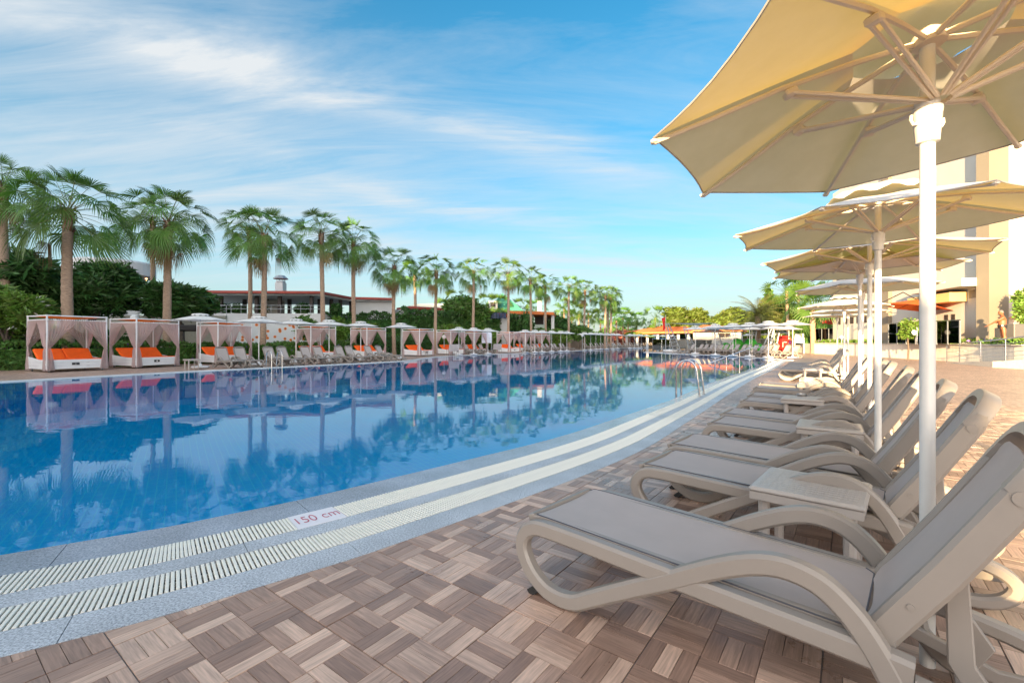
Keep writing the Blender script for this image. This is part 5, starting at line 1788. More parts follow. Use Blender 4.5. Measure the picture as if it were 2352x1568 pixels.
# wall with orange flowers
wf = thing('flower_mural', 'white wall panel printed with orange flowers and numbers behind the second parasol', 'mural', P(618, 33))
a, b = P(548, 32.8), P(718, 35.4); ax = (b - a).normalized(); L_ = (b - a).length
zt, zb_ = 2.62, 1.15
o = MB().box((0, 0, 0), (L_, .08, zt - zb_)).obj('panel', mat('mural_white', (.62, .64, .66), .7), wf)
cc_ = (a + b) / 2; o.location = Vector((cc_.x, cc_.y, (zt + zb_) / 2)) - wf.location; rz = math.atan2(ax.y, ax.x); o.rotation_euler = (0, 0, rz)
ro = random.Random(5)
fl = MB(); ct = MB(); nm_ = MB()
for i in range(34):
    x = ro.uniform(-L_ / 2 + .2, L_ / 2 - .2); z = ro.uniform(-.62, .62)
    for k in range(8):
        a_ = k * PI / 4 + i; fl.lathe([(.045, -.002), (.045, .0)], 6, (0, 0, 0)) if False else None
    n = 14; vs = [(x + (.125 if k % 2 else .09) * math.cos(k * 2 * PI / n), -.045, z + (.125 if k % 2 else .09) * math.sin(k * 2 * PI / n)) for k in range(n)]
    fl.add(vs, [tuple(range(n))]); vs = [(x + .035 * math.cos(k * 2 * PI / 8), -.049, z + .035 * math.sin(k * 2 * PI / 8)) for k in range(8)]; ct.add(vs, [tuple(range(8))])
for mb_, mt_, nm in ((fl, mat('mural_orange', (.72, .20, .03), .7), 'printed_flowers'), (ct, mat('mural_brown', (.12, .03, .01), .7), 'flower_centres')):
    q = mb_.obj(nm, mt_, wf); q.location = o.location; q.rotation_euler = (0, 0, rz); q['kind'] = 'stuff'
pf = thing('picket_strip', 'low green and white picket strip under the flower mural', 'fence', P(618, 32.5))
ag, aw = MB(), MB()
for i in range(40):
    q = a.lerp(b, (i + .5) / 40); (ag if i % 2 else aw).box((q.x - pf.location.x, q.y - .15 - pf.location.y, .92), (.10, .04, .5), rz)
ag.obj('green_pickets', mat('picket_green', (.03, .16, .10), .6), pf)['kind'] = 'stuff'; aw.obj('white_pickets', M_WHITEW, pf)['kind'] = 'stuff'
# notice sheet near eighth daybed
nt_ = thing('notice_sheet', 'pale blue-white notice sheet hanging by the third parasol near the eighth daybed', 'sign', P(1118, 46))
MB().box((0, 0, HY(775, 46)), (.95, .04, 1.1)).obj('sheet', mat('pale_sheet', (.55, .60, .72), .7, var=.1, vscale=6), nt_)
m = MB(); m.box((-.5, 0, 1.0), (.05, .05, 2.0)); m.box((.5, 0, 1.0), (.05, .05, 2.0)); m.obj('post', M_GREYM, nt_)
# white low building between ivy and trees, arched roof, green tower
wl_ = wall_box('low_white_wall', 'low white building edge with a red coping above the ivy', 905, 60, 1040, 66, 3.5, HY(714, 62), M_WALL, 3, 'building')
wl2 = wall_box('red_coping', 'thin red roof line on the low white building above the ivy', 903, 58.2, 1042, 64.2, HY(714, 62), HY(709, 62), M_REDF, 3.6, 'roof')
wl2.parent = wl_; wl2.matrix_parent_inverse = Matrix.Identity(4)
wl2.location = wl2.location - wl_.location; wl2.rotation_euler = (0, 0, 0)
for k_ in ('label', 'category'): del wl2[k_]
m = MB(); c = P(994, 70); prof = []
for t in np.linspace(0, PI, 17):
    prof.append((math.cos(t) * 2.25 * 1.0, math.sin(t)))
hA = HY(709, 70); hB = HY(697, 70)
path = [(c.x + 2.3 * x, hA - .3 + (hB - hA + .3) * z) for x, z in prof]
vs = [(x, c.y, z) for x, z in path] + [(x, c.y + 6, z) for x, z in path]; n = len(path)
m.add(vs, [(i, i + 1, n + i + 1, n + i) for i in range(n - 1)] + [tuple(range(n))])
tag(m.obj('arched_roof', mat('grey_arch_roof', (.36, .38, .38), .6), smooth=False), 'low arched grey roof above the ivy wall', 'roof')
w3 = thing('white_annex', 'white annex with a sloping red edge and dark solar panels beside the green roof', 'building', P(1130, 62))
m = MB(); q = [P(1100, 62), P(1168, 60), P(1168, 66), P(1100, 66)]; m.poly_prism([(v.x, v.y) for v in q], 0, HY(724, 62)); rpart('wall', m, M_WALL, w3)
m = MB(); a, b = P(1100, 61.6), P(1168, 59.6)
m.add([(a.x, a.y, HY(717, 61.6)), (b.x, b.y, HY(729, 59.6)), (b.x, b.y, HY(722, 59.6)), (a.x, a.y, HY(709, 61.6)), (a.x, a.y + 4, HY(717, 61.6)), (b.x, b.y + 4, HY(729, 59.6)), (b.x, b.y + 4, HY(722, 59.6)), (a.x, a.y + 4, HY(709, 61.6))],
      [(0, 1, 2, 3), (7, 6, 5, 4), (3, 2, 6, 7), (0, 4, 5, 1), (0, 3, 7, 4), (1, 5, 6, 2)]); rpart('sloping_edge', m, M_REDF, w3)
for k in range(5):
    a, b = P(1126 + 7.4 * k, 59), P(1132.6 + 7.4 * k, 59); z0 = HY(731, 59)
    m = MB(); m.add([(a.x, a.y, z0), (b.x, b.y, z0), (b.x, b.y + .5, z0 + .75), (a.x, a.y + .5, z0 + .75), (a.x, a.y + .5, z0 + .7), (b.x, b.y + .5, z0 + .7)], [(0, 1, 2, 3), (3, 2, 5, 4), (0, 4, 5, 1)])
    rpart('solar_panel', m, mat('solar_panel_glass', (.03, .04, .08), .15), w3)
gt = thing('green_roof_tower', 'steep green hipped roof with a white dormer behind the palms', 'building', P(1160, 82))
m = MB(); hs = HY(716, 82); ht = HY(673, 82)
m.add([(-3.1, -3, hs), (3.3, -3, hs), (3.3, 3, hs), (-3.1, 3, hs), (-.5, 0, ht)], [(0, 1, 4), (1, 2, 4), (2, 3, 4), (3, 0, 4), (3, 2, 1, 0)]); m.obj('roof', M_GREENR, gt)
MB().box((0, 0, hs / 2), (5.6, 5.4, hs - .05)).obj('wall', M_WALL, gt)
m = MB(); m.box((-2.0, -3.1, hs + .9), (1.5, 1.6, 1.5)); dm = m.obj('dormer', M_WALL, gt); MB().box((-2.0, -3.92, hs + 1.0), (.8, .06, .7)).obj('dormer_window', M_DARK, dm)
# orange roofed house
oh = thing('orange_roofed_house', 'pale green house with an orange roof edge and dark open veranda behind palms', 'building', P(1225, 70))
m = MB(); q = [P(1165, 66), P(1272, 69), P(1276, 76), P(1165, 76)]; m.poly_prism([(v.x, v.y) for v in q], HY(721, 67), HY(714.5, 67)); rpart('roof', m, M_ORF, oh)
m = MB(); q = [P(1166, 67.2), P(1226, 69), P(1226, 75), P(1166, 75)]; m.poly_prism([(v.x, v.y) for v in q], 0, HY(721.3, 67)); rpart('wall', m, mat('pale_green_render', (.36, .42, .36), .9), oh)
m = MB(); q = [P(1226, 68.5), P(1252, 69.5), P(1252, 75), P(1226, 75)]; m.poly_prism([(v.x, v.y) for v in q], 0, HY(745, 68.5)); rpart('parapet', m, mat('pale_green_render', (.36, .42, .36), .9), oh)
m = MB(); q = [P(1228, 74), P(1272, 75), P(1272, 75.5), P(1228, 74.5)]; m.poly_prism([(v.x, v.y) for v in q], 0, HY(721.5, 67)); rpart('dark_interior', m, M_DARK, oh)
for x in (1252, 1269.5):
    q = P(x, 70); m = MB(); m.box((q.x, q.y, HY(721, 67) / 2), (.45, .45, HY(721.6, 67))); rpart('column', m, M_WALL, oh)
for x in (1178, 1198):
    q = P(x, 67.2); m = MB(); m.box((q.x, q.y - .02, HY(731, 67)), (1.0, .1, .7)); rpart('window', m, M_DARK, oh)
q = P(1239, 72); m = MB(); zc = HY(714, 70); m.box((q.x, q.y, zc + .9), (.7, .7, 1.7)); m.lathe([(.7, zc + 2.0), (.05, zc + 2.5)], 6, (q.x, q.y, 0)); rpart('chimney', m, M_GREYM, oh)
# rock wall
wr = wall_box('rock_wall', 'brown rock wall half hidden in the garden right of the orange-roofed house', 1290, 78, 1335, 80, 0, HY(752, 79), mat('brown_rock', (.20, .15, .11), .95, var=.3, vscale=1, bump=.6, bscale=3), 1, 'wall')

# globe lamps
def globe(px, d, z, label, r=.2):
    t = thing('garden_lamp', label, 'lamp', P(px, d)); MB().tube([(0, 0, 0), (0, 0, z - r)], .04, 8).obj('post', M_GREYM, t)
    MB().lathe([(.02, z - r)] + [(r * math.sin(a), z - r * math.cos(a)) for a in np.linspace(.2, PI - .1, 9)], 16).obj('globe', mat('opal_globe', (.72, .74, .76), .3), t, smooth=True)


globe(309, 27, HY(730, 27), 'white globe lamp peeping over the second daybed', .22)
globe(1020, 42, HY(773.5, 42), 'small white globe lamp left of the seventh daybed', .2)
globe(1337.5, 66, HY(770, 66), 'white globe lamp at the left end of the far row', .22)
globe(1933, 41.5, HY(774, 41.5), 'white globe lamp before the dark windscreen, between the parasol poles', .16)
# charcoal parasol folded + black box? behind second daybed
fb = thing('folded_parasol', 'dark folded parasol behind the second daybed on the right', 'parasol', P(425, 25))
MB().tube([(0, 0, 0), (-.1, 0, 2.2)], .05, 8).obj('pole', M_BLACK, fb)
m = MB(); m.box((0, 0, 1.95), (1.5, .4, .35), bev=.08); m.obj('cover', M_BLACK, fb)

# ------------------------------------------------------------------ promontory
pl = [1560, 1579, 1590, 1602, 1612, 1623, 1634, 1646, 1659, 1675, 1686, 1700, 1716, 1729, 1743, 1768, 1787]
ys = np.interp(pl, [1560, 1680, 1790], [811.5, 815.0, 822.5])
PR_ = 'dark taupe loungers on the far pool promontory'
for i, (x, y) in enumerate(zip(pl, ys)):
    g = G(x, y); 
    place_lounger((g.x - .1, g.y), (.985, .17), ('promontory lounger, %s from the left' % ordn[i]) + (', the golden sunlit one at the right end' if i == 16 else ''), PR_)
UP = [(1597, 43.5, 'first large parasol from the left on the promontory'), (1643, 39, 'second large parasol from the left on the promontory'), (1683.4, 37, 'third large parasol from the left on the promontory'),
      (1722, 35.5, 'fourth large parasol from the left on the promontory, the two-poled one'), (1765, 33, 'fifth large parasol on the promontory, behind the stair handrail'), (1820.8, 32, 'last and largest white parasol on the promontory, over the golden lounger'),
      (1636, 50, 'rear promontory parasol under the shade sail, left'), (1690, 46, 'rear promontory parasol behind the third large one'), (1727, 44, 'rear promontory parasol behind the fourth large one'),
      (1778, 41, 'rear promontory parasol left of the red cooler'), (1812, 44, 'rear promontory parasol right of the red cooler'), (1795, 55, 'small distant parasol above the red cooler'),
      (1686, 78, 'small distant parasol before the low white building'), (1717, 74, 'small distant parasol right of the low white building'), (1738, 70, 'small distant parasol before the date palm trunk'), (1760, 66, 'small distant parasol right of the date palm trunk')]
for i, (x, d, lab) in enumerate(UP):
    p = P(x, d); place_umbrella(p, lab, 'white parasols on the promontory', R(i * 17), (0, 0), False, 1.09 if i < 11 else 1.0)
# glass fence
gf = thing('glass_fence', 'waist-high glass fence with steel posts at the tip of the promontory', 'fence', G(1500, 808))
pts = [G(1499, 807.5), G(1556, 803.5), G(1600, 800), G(1645, 799)]
for k in range(3):
    a, b = pts[k], pts[k + 1]; nseg = 3 if k == 0 else 2
    for j in range(nseg):
        p, q = a.lerp(b, j / nseg) - gf.location, a.lerp(b, (j + 1) / nseg) - gf.location; c = (p + q) / 2; rz = math.atan2((q - p).y, (q - p).x)
        o = MB().box((0, 0, .82), ((q - p).length - .12, .02, 1.35)).obj('pane', M_GLASS, gf); o.location = c; o.rotation_euler = (0, 0, rz)
        MB().box((p.x, p.y, .78), (.06, .06, 1.56), rz).obj('post', M_STEEL, gf)
        m = MB(); m.tube([p + Vector((0, 0, 1.57)), q + Vector((0, 0, 1.57))], .03, 6); m.obj('top_rail', M_STEEL, gf)
bf = thing('bar_fence', 'grey metal bar fence behind the promontory loungers', 'fence', P(1700, 52))
a, b = P(1640, 54) - bf.location, P(1770, 50) - bf.location
m = MB()
for z in (.1, 1.5): m.tube([a + Vector((0, 0, z)), b + Vector((0, 0, z))], .03, 6)
m.obj('rail', M_GREYM, bf)
m = MB()
for k in range(70): q = a.lerp(b, k / 69); m.box((q.x, q.y, .8), (.02, .02, 1.4))
m.obj('bar', M_GREYM, bf)['kind'] = 'stuff'
o = MB().lathe([(.9, 0), (.95, .05), (.9, .22), (.3, .28)], 14).obj('white_stand', M_WHITEW); q = G(1541, 807); o.location = q; tag(o, 'empty white parasol base by the glass fence', 'parasol base')
# shade sails on lattice masts
def mast(x0, y0, d, x1, y1, label):
    base = P(x0, d); base.z = max(0, HY(y0, d)); top = P(x1, d); top.z = HY(y1, d)
    root = thing('lattice_mast', label, 'mast', (base.x, base.y, 0), 0, 'grey lattice masts of the shade sails')
    t = top - Vector((base.x, base.y, 0)); m = MB(); w = .45
    for s in (-1, 1): m.tube([(s * w, 0, 0), (t.x + s * .12, 0, t.z)], .06, 6)
    m.obj('chord', M_GREYM, root); m = MB()
    for k in range(8):
        f = (k + .5) / 8; ww = w * (1 - f) + .12 * f; m.tube([(t.x * f - ww, 0, t.z * f), (t.x * (f + .06) + ww, 0, t.z * (f + .06))], .035, 5)
    m.obj('rung', M_GREYM, root); return root


for a_ in ((1556, 800, 52, 1533, 742, 'leftmost lattice mast leaning over the glass fence'), (1592, 785, 60, 1572, 750, 'lattice mast left of the first promontory parasol'),
           (1655, 800, 56, 1640, 742, 'lattice mast in the middle behind the green slide'), (1722, 800, 50, 1735, 760, 'lattice mast behind the fourth promontory parasol'),
           (1755, 800, 48, 1775, 755, 'lattice mast left of the red cooler'), (1772, 795, 54, 1790, 752, 'lattice mast right of another, near the red cooler')):
    mast(*a_)
for nm, q, lab in (('shade_sail', [(1537, 742, 52), (1640, 741.5, 58), (1600, 746.5, 48)], 'grey triangular shade sail on the left'),
                   ('shade_sail', [(1600, 754, 52), (1800, 742, 52), (1700, 756, 44), (1640, 757, 46)], 'long grey shade sail behind the promontory parasols'),
                   ('shade_sail', [(1650, 750, 60), (1812, 741, 56), (1830, 752, 50), (1720, 752, 50)], 'rear grey shade sail above the red cooler')):
    vs = [P(x, d, HY(y, d)) for x, y, d in q]; c = sum(vs, Vector()) / len(vs) - Vector((0, 0, .15)); n = len(vs); allv = []; fs = []
    K = 6
    for dz in (0, -.02):
        for i in range(n):
            for k in range(K):
                e = vs[i].lerp(vs[(i + 1) % n], k / K); e = e.lerp(c, .10 * math.sin(PI * k / K)); allv.append(e + Vector((0, 0, dz)))
    allv += [c, c - Vector((0, 0, .02))]; T = n * K
    for i in range(T): fs += [(i, (i + 1) % T, 2 * T), (T + (i + 1) % T, T + i, 2 * T + 1)]
    tag(MB().add(allv, fs).obj(nm, mat('grey_sail', (.30, .34, .37), .8, trans=.25)), lab, 'shade sail')
# green frog-like slide -> plain green rounded slide block
gs = thing('play_slide', 'shiny green plastic water slide behind the loungers', 'slide', P(1700, 48))
rg = random.Random(3)
for (x, z, r) in ((-1.5, .55, .55), (-.3, .95, .6), (1.1, .85, .7), (1.9, .5, .55), (.4, .4, .7), (-.9, .35, .5)):
    prof = [(.02, z - r)] + [(r * math.sin(a), z - r * math.cos(a)) for a in np.linspace(.2, PI - .02, 12)]
    prof = [(p[0], max(.0, p[1])) for p in prof]
    o = MB().lathe(prof, 18, (x, 0, 0)).obj('shell', M_GREENP, gs, smooth=True); o.scale = (1, .7, 1)
m = MB(); m.band([(0, .9), (.6, .75), (1.4, .35), (2.0, .15)], .06, -.3, .3); o = m.obj('chute', M_GREENP, gs); o.rotation_euler = (0, 0, R(-100)); o.location = (.3, -.5, 0)
# red cooler
rc = thing('red_cooler', 'red upright drinks cooler behind the promontory parasols', 'cooler', P(1800.5, 46))
MB().box((0, 0, 1.0), (.72, .6, 1.55), bev=.03).obj('cabinet', M_REDP, rc)
m = MB(); m.box((-.05, -.31, 1.15), (.3, .02, .05)); m.box((-.3, -.33, .9), (.03, .05, .5)); m.obj('handle', mat('white_enamel', (.75, .75, .75), .4), rc)
# notice board
nb_ = thing('notice_board', 'white notice board on posts right of the woman', 'sign', P(1836, 46))
MB().box((0, 0, 1.55), (1.0 * .9, .06, .95), bev=.01).obj('panel', mat('board_white', (.66, .70, .74), .5), nb_)
m = MB()
for x in (-.47, .47): m.box((x, 0, .8), (.05, .05, 2.4 * .68))
m.obj('post', M_WHITEW, nb_)
m = MB(); m.box((0, -.035, 1.6), (.84, .01, .02)); m.obj('divider', M_GREYM, nb_)

# pavilions
pv = thing('tiled_pavilion', 'wide pavilion with a low orange-red tiled hip roof behind the far parasols', 'building', P(1540, 100))
z0, z1 = HY(763.5, 100), HY(745.5, 106)
a, b, c, d = P(1432, 98), P(1592, 88), P(1668, 112), P(1520, 122); r0, r1 = P(1548, 104), P(1570, 104)
vs = [(v.x, v.y, z0) for v in (a, b, c, d)] + [(r0.x, r0.y, z1), (r1.x, r1.y, z1)] + [(v.x, v.y, z0 - .35) for v in (a, b, c, d)]
rpart('roof', MB().add(vs, [(0, 1, 5, 4), (1, 2, 5), (2, 3, 4, 5), (3, 0, 4), (6, 7, 1, 0), (7, 8, 2, 1), (8, 9, 3, 2), (9, 6, 0, 3), (9, 8, 7, 6)]), M_ROOFT, pv)
# rows of tiles as ridges following the slope
m = MB()
for k in range(1, 40):
    f = k / 40; p = Vector(vs[0]).lerp(Vector(vs[1]), f); q = Vector(vs[4]).lerp(Vector(vs[5]), f); m.tube([p + Vector((0, 0, .03)), q + Vector((0, 0, .03))], .07, 4)
rpart('tile_ridges', m, M_ROOFT, pv)['kind'] = 'stuff'
for k in range(7):
    q = P(1442 + 24 * k, 97 - k * 1.2); m = MB(); m.box((q.x, q.y + 1, (z0 - .35) / 2), (.42, .42, z0 - .36)); rpart('column', m, M_WALL, pv)
m = MB(); q = [P(1470, 104), P(1620, 100), P(1620, 101), P(1470, 105)]; m.poly_prism([(v.x, v.y) for v in q], 0, z0 - .4); rpart('shade_coloured_back_wall', m, M_DARK, pv)  # near-black colour stands in for the shade under the roof
leaf = leaf_cloud('climbing_plant', [((P(x, 96).x, 95.5, z0 - .5), (1.6, .6, .5)) for x in range(1450, 1600, 18)], 2600, .35, M_LEAF_B, None, flower=(mat('orange_bloom', (.7, .22, .03), .8), .08), seed=77)
tag(leaf, 'green climber with orange blooms under the pavilion roof edge', 'climbing plant')
p2 = thing('low_white_building', 'low white building with an orange tiled roof behind the promontory', 'building', P(1640, 84))
z0, z1 = HY(758, 84), HY(750.5, 90)
a, b, c, d = P(1588, 84), P(1706, 80), P(1716, 92), P(1598, 96)
vs = [(v.x, v.y, z0) for v in (a, b, c, d)] + [(P(1615, 90).x, 90, z1 + .4), (P(1690, 87).x, 87, z1)] + [(v.x, v.y, z0 - .25) for v in (a, b, c, d)]
rpart('roof', MB().add(vs, [(0, 1, 5, 4), (1, 2, 5), (2, 3, 4, 5), (3, 0, 4), (6, 7, 1, 0), (7, 8, 2, 1), (8, 9, 3, 2), (9, 6, 0, 3), (9, 8, 7, 6)]), M_ROOFT, p2)
m = MB(); q = [P(1592, 85.5), P(1702, 81.5), P(1706, 90), P(1600, 94)]; m.poly_prism([(v.x, v.y) for v in q], 0, z0 - .26); rpart('wall', m, M_CREAM, p2)
for x in (1658, 1672, 1686):
    q = P(x, 82.4); m = MB(); m.box((q.x, q.y, z0 - .9), (.9, .2, .7)); rpart('window', m, M_DARK, p2)
# flag
fg = thing('flagpole', 'tall pole flying a red flag left of the pavilion roof', 'flagpole', P(1529, 56))
MB().tube([(0, 0, 0), (0, 0, HY(723, 56))], [.05, .035], 8).obj('pole', M_GREYM, fg)
zt = HY(728, 56); V = []; F = []
for i in range(9):
    for j in range(11):
        u, v = i / 8, j / 10; V.append((-.05 - u * (.45 - .12 * v) * (1 - .3 * math.sin(v * 3)), .08 * math.sin(u * 7 + v * 3), zt - v * 1.4 - u * (.15 + .2 * v)))
for i in range(8):
    for j in range(10): q = i * 11 + j; F.append((q, q + 11, q + 12, q + 1))
link('flag', mesh_np('flag', np.array(V), np.array(F), True, [M_RED]), fg)

# ------------------------------------------------------------------ right: terrace, hotel
TZ = 1.03
TW = [G(1871, 812), G(1925, 814.5), G(2021, 820), G(2149, 827.5)]
TWP = [(v.x, v.y) for v in TW] + [(25.6, 24.6), (24.0, 21.9), (23.6, 20.9)]
TWP = smooth_path(TWP, 4)
tb = MB(); tb.poly_prism([tuple(p) for p in TWP] + [(24.8, 20.2), (60, 14), (60, 60), (34, 60)], -.05, TZ - .02)
o = tb.obj('terrace', M_STONE); o['kind'] = 'structure'
tw = thing('retaining_wall', 'curved travertine-clad retaining wall in front of the terrace', 'wall')
PW, tws = resample(TWP, .62); _, WN = normals2(PW)
for k in range(len(PW) - 1):
    p, q = PW[k], PW[k + 1]; c = (p + q) / 2; rz = math.atan2((q - p)[1], (q - p)[0]); n = WN[k]
    s = 1 if n @ (-c) > 0 else -1
    MB().box((c[0] + n[0] * s * .03, c[1] + n[1] * s * .03, (TZ - .03) / 2), (np.linalg.norm(q - p) - .006, .06, TZ - .03), rz).obj('stone_panel', M_TRAV, tw)
m = MB()
for k in range(len(PW) - 1):
    p, q = PW[k], PW[k + 1]; c = (p + q) / 2; rz = math.atan2((q - p)[1], (q - p)[0]); m.box((c[0], c[1], TZ + .02), (np.linalg.norm(q - p) + .01, .34, .05), rz)
m.obj('coping', M_STONE, tw)
pp = [(a + .55, b + .15) for a, b in TWP]
hb = hedge('flower_bed', 'strip of yellow-green plants with violet flowers on top of the terrace wall', pp, .55, .24, M_LEAF_B, 420, .12, 9, cat='flower bed', z0=TZ, flower=(M_FLV, .06))
# ramp with low wall and handrail at the right
ra, rb_ = G(2156, 829.5), G(2360, 849)
rw = thing('ramp', 'pale stone ramp rising to the right in front of the terrace', 'ramp')
N0, N1 = Vector((23.9, 22.6, 0)), Vector((22.6, 20.2, 0)); N2 = Vector((24.5, 15.0, 0))
d_ = [(26.0, 25.6), (22.9, 21.2), (24.0, 17.0), (30, 12), (34, 15), (26.5, 23)]
m = MB()
lowp = [Vector((25.1, 26.3, .02)), Vector((22.7, 21.5, .28)), Vector((22.6, 18.2, .62)), Vector((25.5, 13.5, 1.1))]
upp = [Vector((26.3, 26.1, .02)), Vector((24.5, 21.6, .28)), Vector((24.6, 18.9, .62)), Vector((27.5, 14.5, 1.1))]
vs = []
for a, b in zip(lowp, upp): vs += [tuple(a), tuple(b), (a.x, a.y, -.05), (b.x, b.y, -.05)]
fs = []
for k in range(3): i, j = 4 * k, 4 * k + 4; fs += [(i, j, j + 1, i + 1), (i, i + 2, j + 2, j), (i + 1, j + 1, j + 3, i + 3)]
m.add(vs, fs); m.obj('ramp_body', M_STONE, rw)
hr = thing('ramp_handrail', 'polished steel handrail with four thin wires climbing the ramp', 'handrail')
hp = [a + Vector((0, 0, 0)) for a in lowp]
hp = [Vector(p) for p in smooth_path([tuple(a) for a in lowp], 5)]
for z, r in ((1.0, .028), (.78, .009), (.58, .009), (.38, .009), (.2, .009)):
    MB().tube([p + Vector((.05, .02, z)) for p in hp], r, 8).obj('rail' if z == 1.0 else 'wire', M_STEEL, hr, smooth=True)
for k in range(0, len(hp), 2):
    MB().tube([hp[k] + Vector((.05, .02, 0)), hp[k] + Vector((.05, .02, 1.0))], .022, 8).obj('post', M_STEEL, hr, smooth=True)

hot = thing('hotel_building', 'sunlit cream hotel with tan columns and bands on the right', 'building', P(2250, 26))
def hbox(name, x0, x1, d0, d1, z0, z1, m, parent=hot):
    """facade block whose front face is at distance d0 between print columns x0 and x1"""
    a, b = P(x0, d0), P(x1, d0); mb = MB(); mb.box(((a.x + b.x) / 2, (d0 + d1) / 2, (z0 + z1) / 2), (b.x - a.x, d1 - d0, z1 - z0)); return rpart(name, mb, m, parent)



HA, HB_ = Vector((26.55, 25.3, 0)), Vector((31.1, 44.0, 0)); HD = (HB_ - HA).normalized(); HN = Vector((-HD.y, HD.x, 0))
if HN.y > 0: HN = -HN
HN = Vector((-abs(HD.y), HD.x, 0))


def hs_at(x):
    """point of the slanting facade in print column x"""
    k = (x - CX) / FOC; t = (k * HA.y - HA.x) / (HD.x - k * HD.y); return HA + HD * t


def hslant(name, x0, x1, z0, z1, proud, m, back=.3):
    a, b = hs_at(x0), hs_at(x1); mb = MB(); q = [a + HN * proud, b + HN * proud, b - HN * back, a - HN * back]
    mb.poly_prism([(v.x, v.y) for v in q], z0, z1); return rpart(name, mb, m, hot)


hbox('wall', 2316, 2900, 25.3, 30, TZ - .3, 17, M_CREAM)
hslant('wall', 2274, 1913, TZ - .3, 15.5, 0, M_CREAM, 3.0)
hbox('column', 2272, 2317, 24.9, 25.6, TZ - .3, 17.2, M_TAN)
hslant('column', 2049, 2031, TZ - .3, 15.7, .25, M_TAN)
hbox('band', 2317.5, 2900, 25.2, 25.3, HY(618, 25.2), HY(594, 25.2), M_TAN)
hbox('band', 2317.5, 2900, 25.2, 25.3, HY(330, 25.2), HY(306, 25.2), M_TAN)
hslant('band', 2270, 2051, 8.9, 9.5, .06, M_TAN)
hslant('porch_roof', 2268, 2140, 4.35, 4.8, 1.2, M_CREAM)
hslant('porch_beam', 2222, 2120, 3.6, 4.15, .9, mat('ochre_render', (.55, .40, .16), .9))
hslant('recess_shade_panel', 2262, 2226, 3.75, 4.2, .02, mat('recess_shade', (.24, .21, .17), .9))  # flat panel, the shade of a recess put into its colour
for x in (2186, 2170): hslant('window', x + 8, x, 2.2, 2.9, .03, M_DARK)
for k in range(5): hslant('window', 1931 + 15 * k, 1923 + 15 * k, 2.8, 3.6, .03, M_DARK)
for k in range(4): hslant('window', 1931 + 15 * k, 1923 + 15 * k, 6.2, 7.2, .03, M_DARK)
# dark windscreen screens
def windscreen(x0, x1, d0, d1, ytop, lab, n):
    t = thing('windscreen', lab, 'glass screen', P(x0, d0, TZ)); a, b = P(x0, d0), P(x1, d1); L_ = (b - a).length; rz = math.atan2((b - a).y, (b - a).x)
    zt = HY(ytop, d0)
    for k in range(n):
        p, q = a.lerp(b, k / n), a.lerp(b, (k + 1) / n); c = (p + q) / 2 - t.location
        o = MB().box((0, 0, (zt - TZ) / 2 + .04), ((q - p).length - .07, .02, zt - TZ - .1)).obj('pane', M_GLASSD, t); o.location = (c.x, c.y, 0); o.rotation_euler = (0, 0, rz)
    for k in range(n + 1):
        p = a.lerp(b, k / n) - t.location; MB().box((p.x, p.y, (zt - TZ) / 2), (.06, .06, zt - TZ), rz).obj('post', M_GREYM, t)
    c = (a + b) / 2 - t.location; o = MB().box((0, 0, zt - TZ + .02), (L_, .08, .05)).obj('top_rail', M_STEEL, t); o.location = (c.x, c.y, 0); o.rotation_euler = (0, 0, rz)


windscreen(1872, 1974, 46.5, 42, 755.5, 'far dark tinted windscreen under the red parasol', 6)
windscreen(2041, 2205, 32.0, 26.2, 744, 'near dark tinted windscreen on the terrace under the orange parasol', 7)
windscreen(2325, 2420, 25.0, 24.0, 748, 'dark tinted windscreen behind the man at the right edge', 3)


# orange cantilever parasols
def orange_parasol(x, d, yc, half, lab, mt, rz=0.0, lean=.0):
    c = P(x, d); z = HY(yc, d); t = thing('orange_parasol', lab, 'parasol', (c.x, c.y, TZ), rz)
    z -= TZ; vs = [(0, 0, z + .45)]
    for k in range(8): a = k * PI / 4 + .2; vs.append((half * math.cos(a), half * math.sin(a), z - .1 + lean * math.cos(a) * half))
    MB().add(vs, [(0, k + 1, (k + 1) % 8 + 1) for k in range(8)]).obj('canopy', mt, t)
    for k in range(8): v = vs[k + 1]; MB().tube([(0, 0, z + .40), (v[0], v[1], v[2] - .03)], .012, 5).obj('rib', M_BLACK, t)
    MB().tube([(half + .25, .1, 0), (half + .25, .1, z + .8)], .05, 8).obj('mast', M_BLACK, t)
    MB().tube([(half + .25, .1, z + .2), (half * .4, .05, z + .95), (0, 0, z + .46)], .035, 8).obj('arm', M_BLACK, t)


orange_parasol(2105, 29.5, 704, 1.8, 'orange cantilever parasol above the near windscreen, tilted canopy', mat('orange_parasol_fabric', (.80, .14, .02), .8, trans=.35), R(160), .18)
orange_parasol(2185, 29, 686, 1.3, 'second orange parasol close to the hotel wall, behind the nearest pole', MATS['orange_parasol_fabric'], R(150), .1)
orange_parasol(1906, 50, 741, 1.6, 'red-orange parasol above the far windscreen', mat('red_orange_fabric', (.70, .06, .02), .8, trans=.3), R(20), .1)
orange_parasol(2372, 25, 726, 1.4, 'orange parasol cut by the right edge of the photo', MATS['orange_parasol_fabric'], R(10), 0)
# patio shrubs
for a_ in ((2085, 29.3, 1.1, .95, .75, 'round green bush behind the near windscreen', 61), (2350, 23.6, 2.1, .75, 1.2, 'small leafy tree at the right edge behind the man', 62)):
    x, d, zc, r, rz_, lab, sd_ = a_; p = P(x, d)
    t = tree('patio_shrub', lab, (p.x, p.y), (p.x, p.y, TZ + zc - .1), (r, r * .8, rz_), M_LEAF_B, 3200, .13, 9, sd_, trunk_r=.05, cat='shrub', core=False, fill=.8)
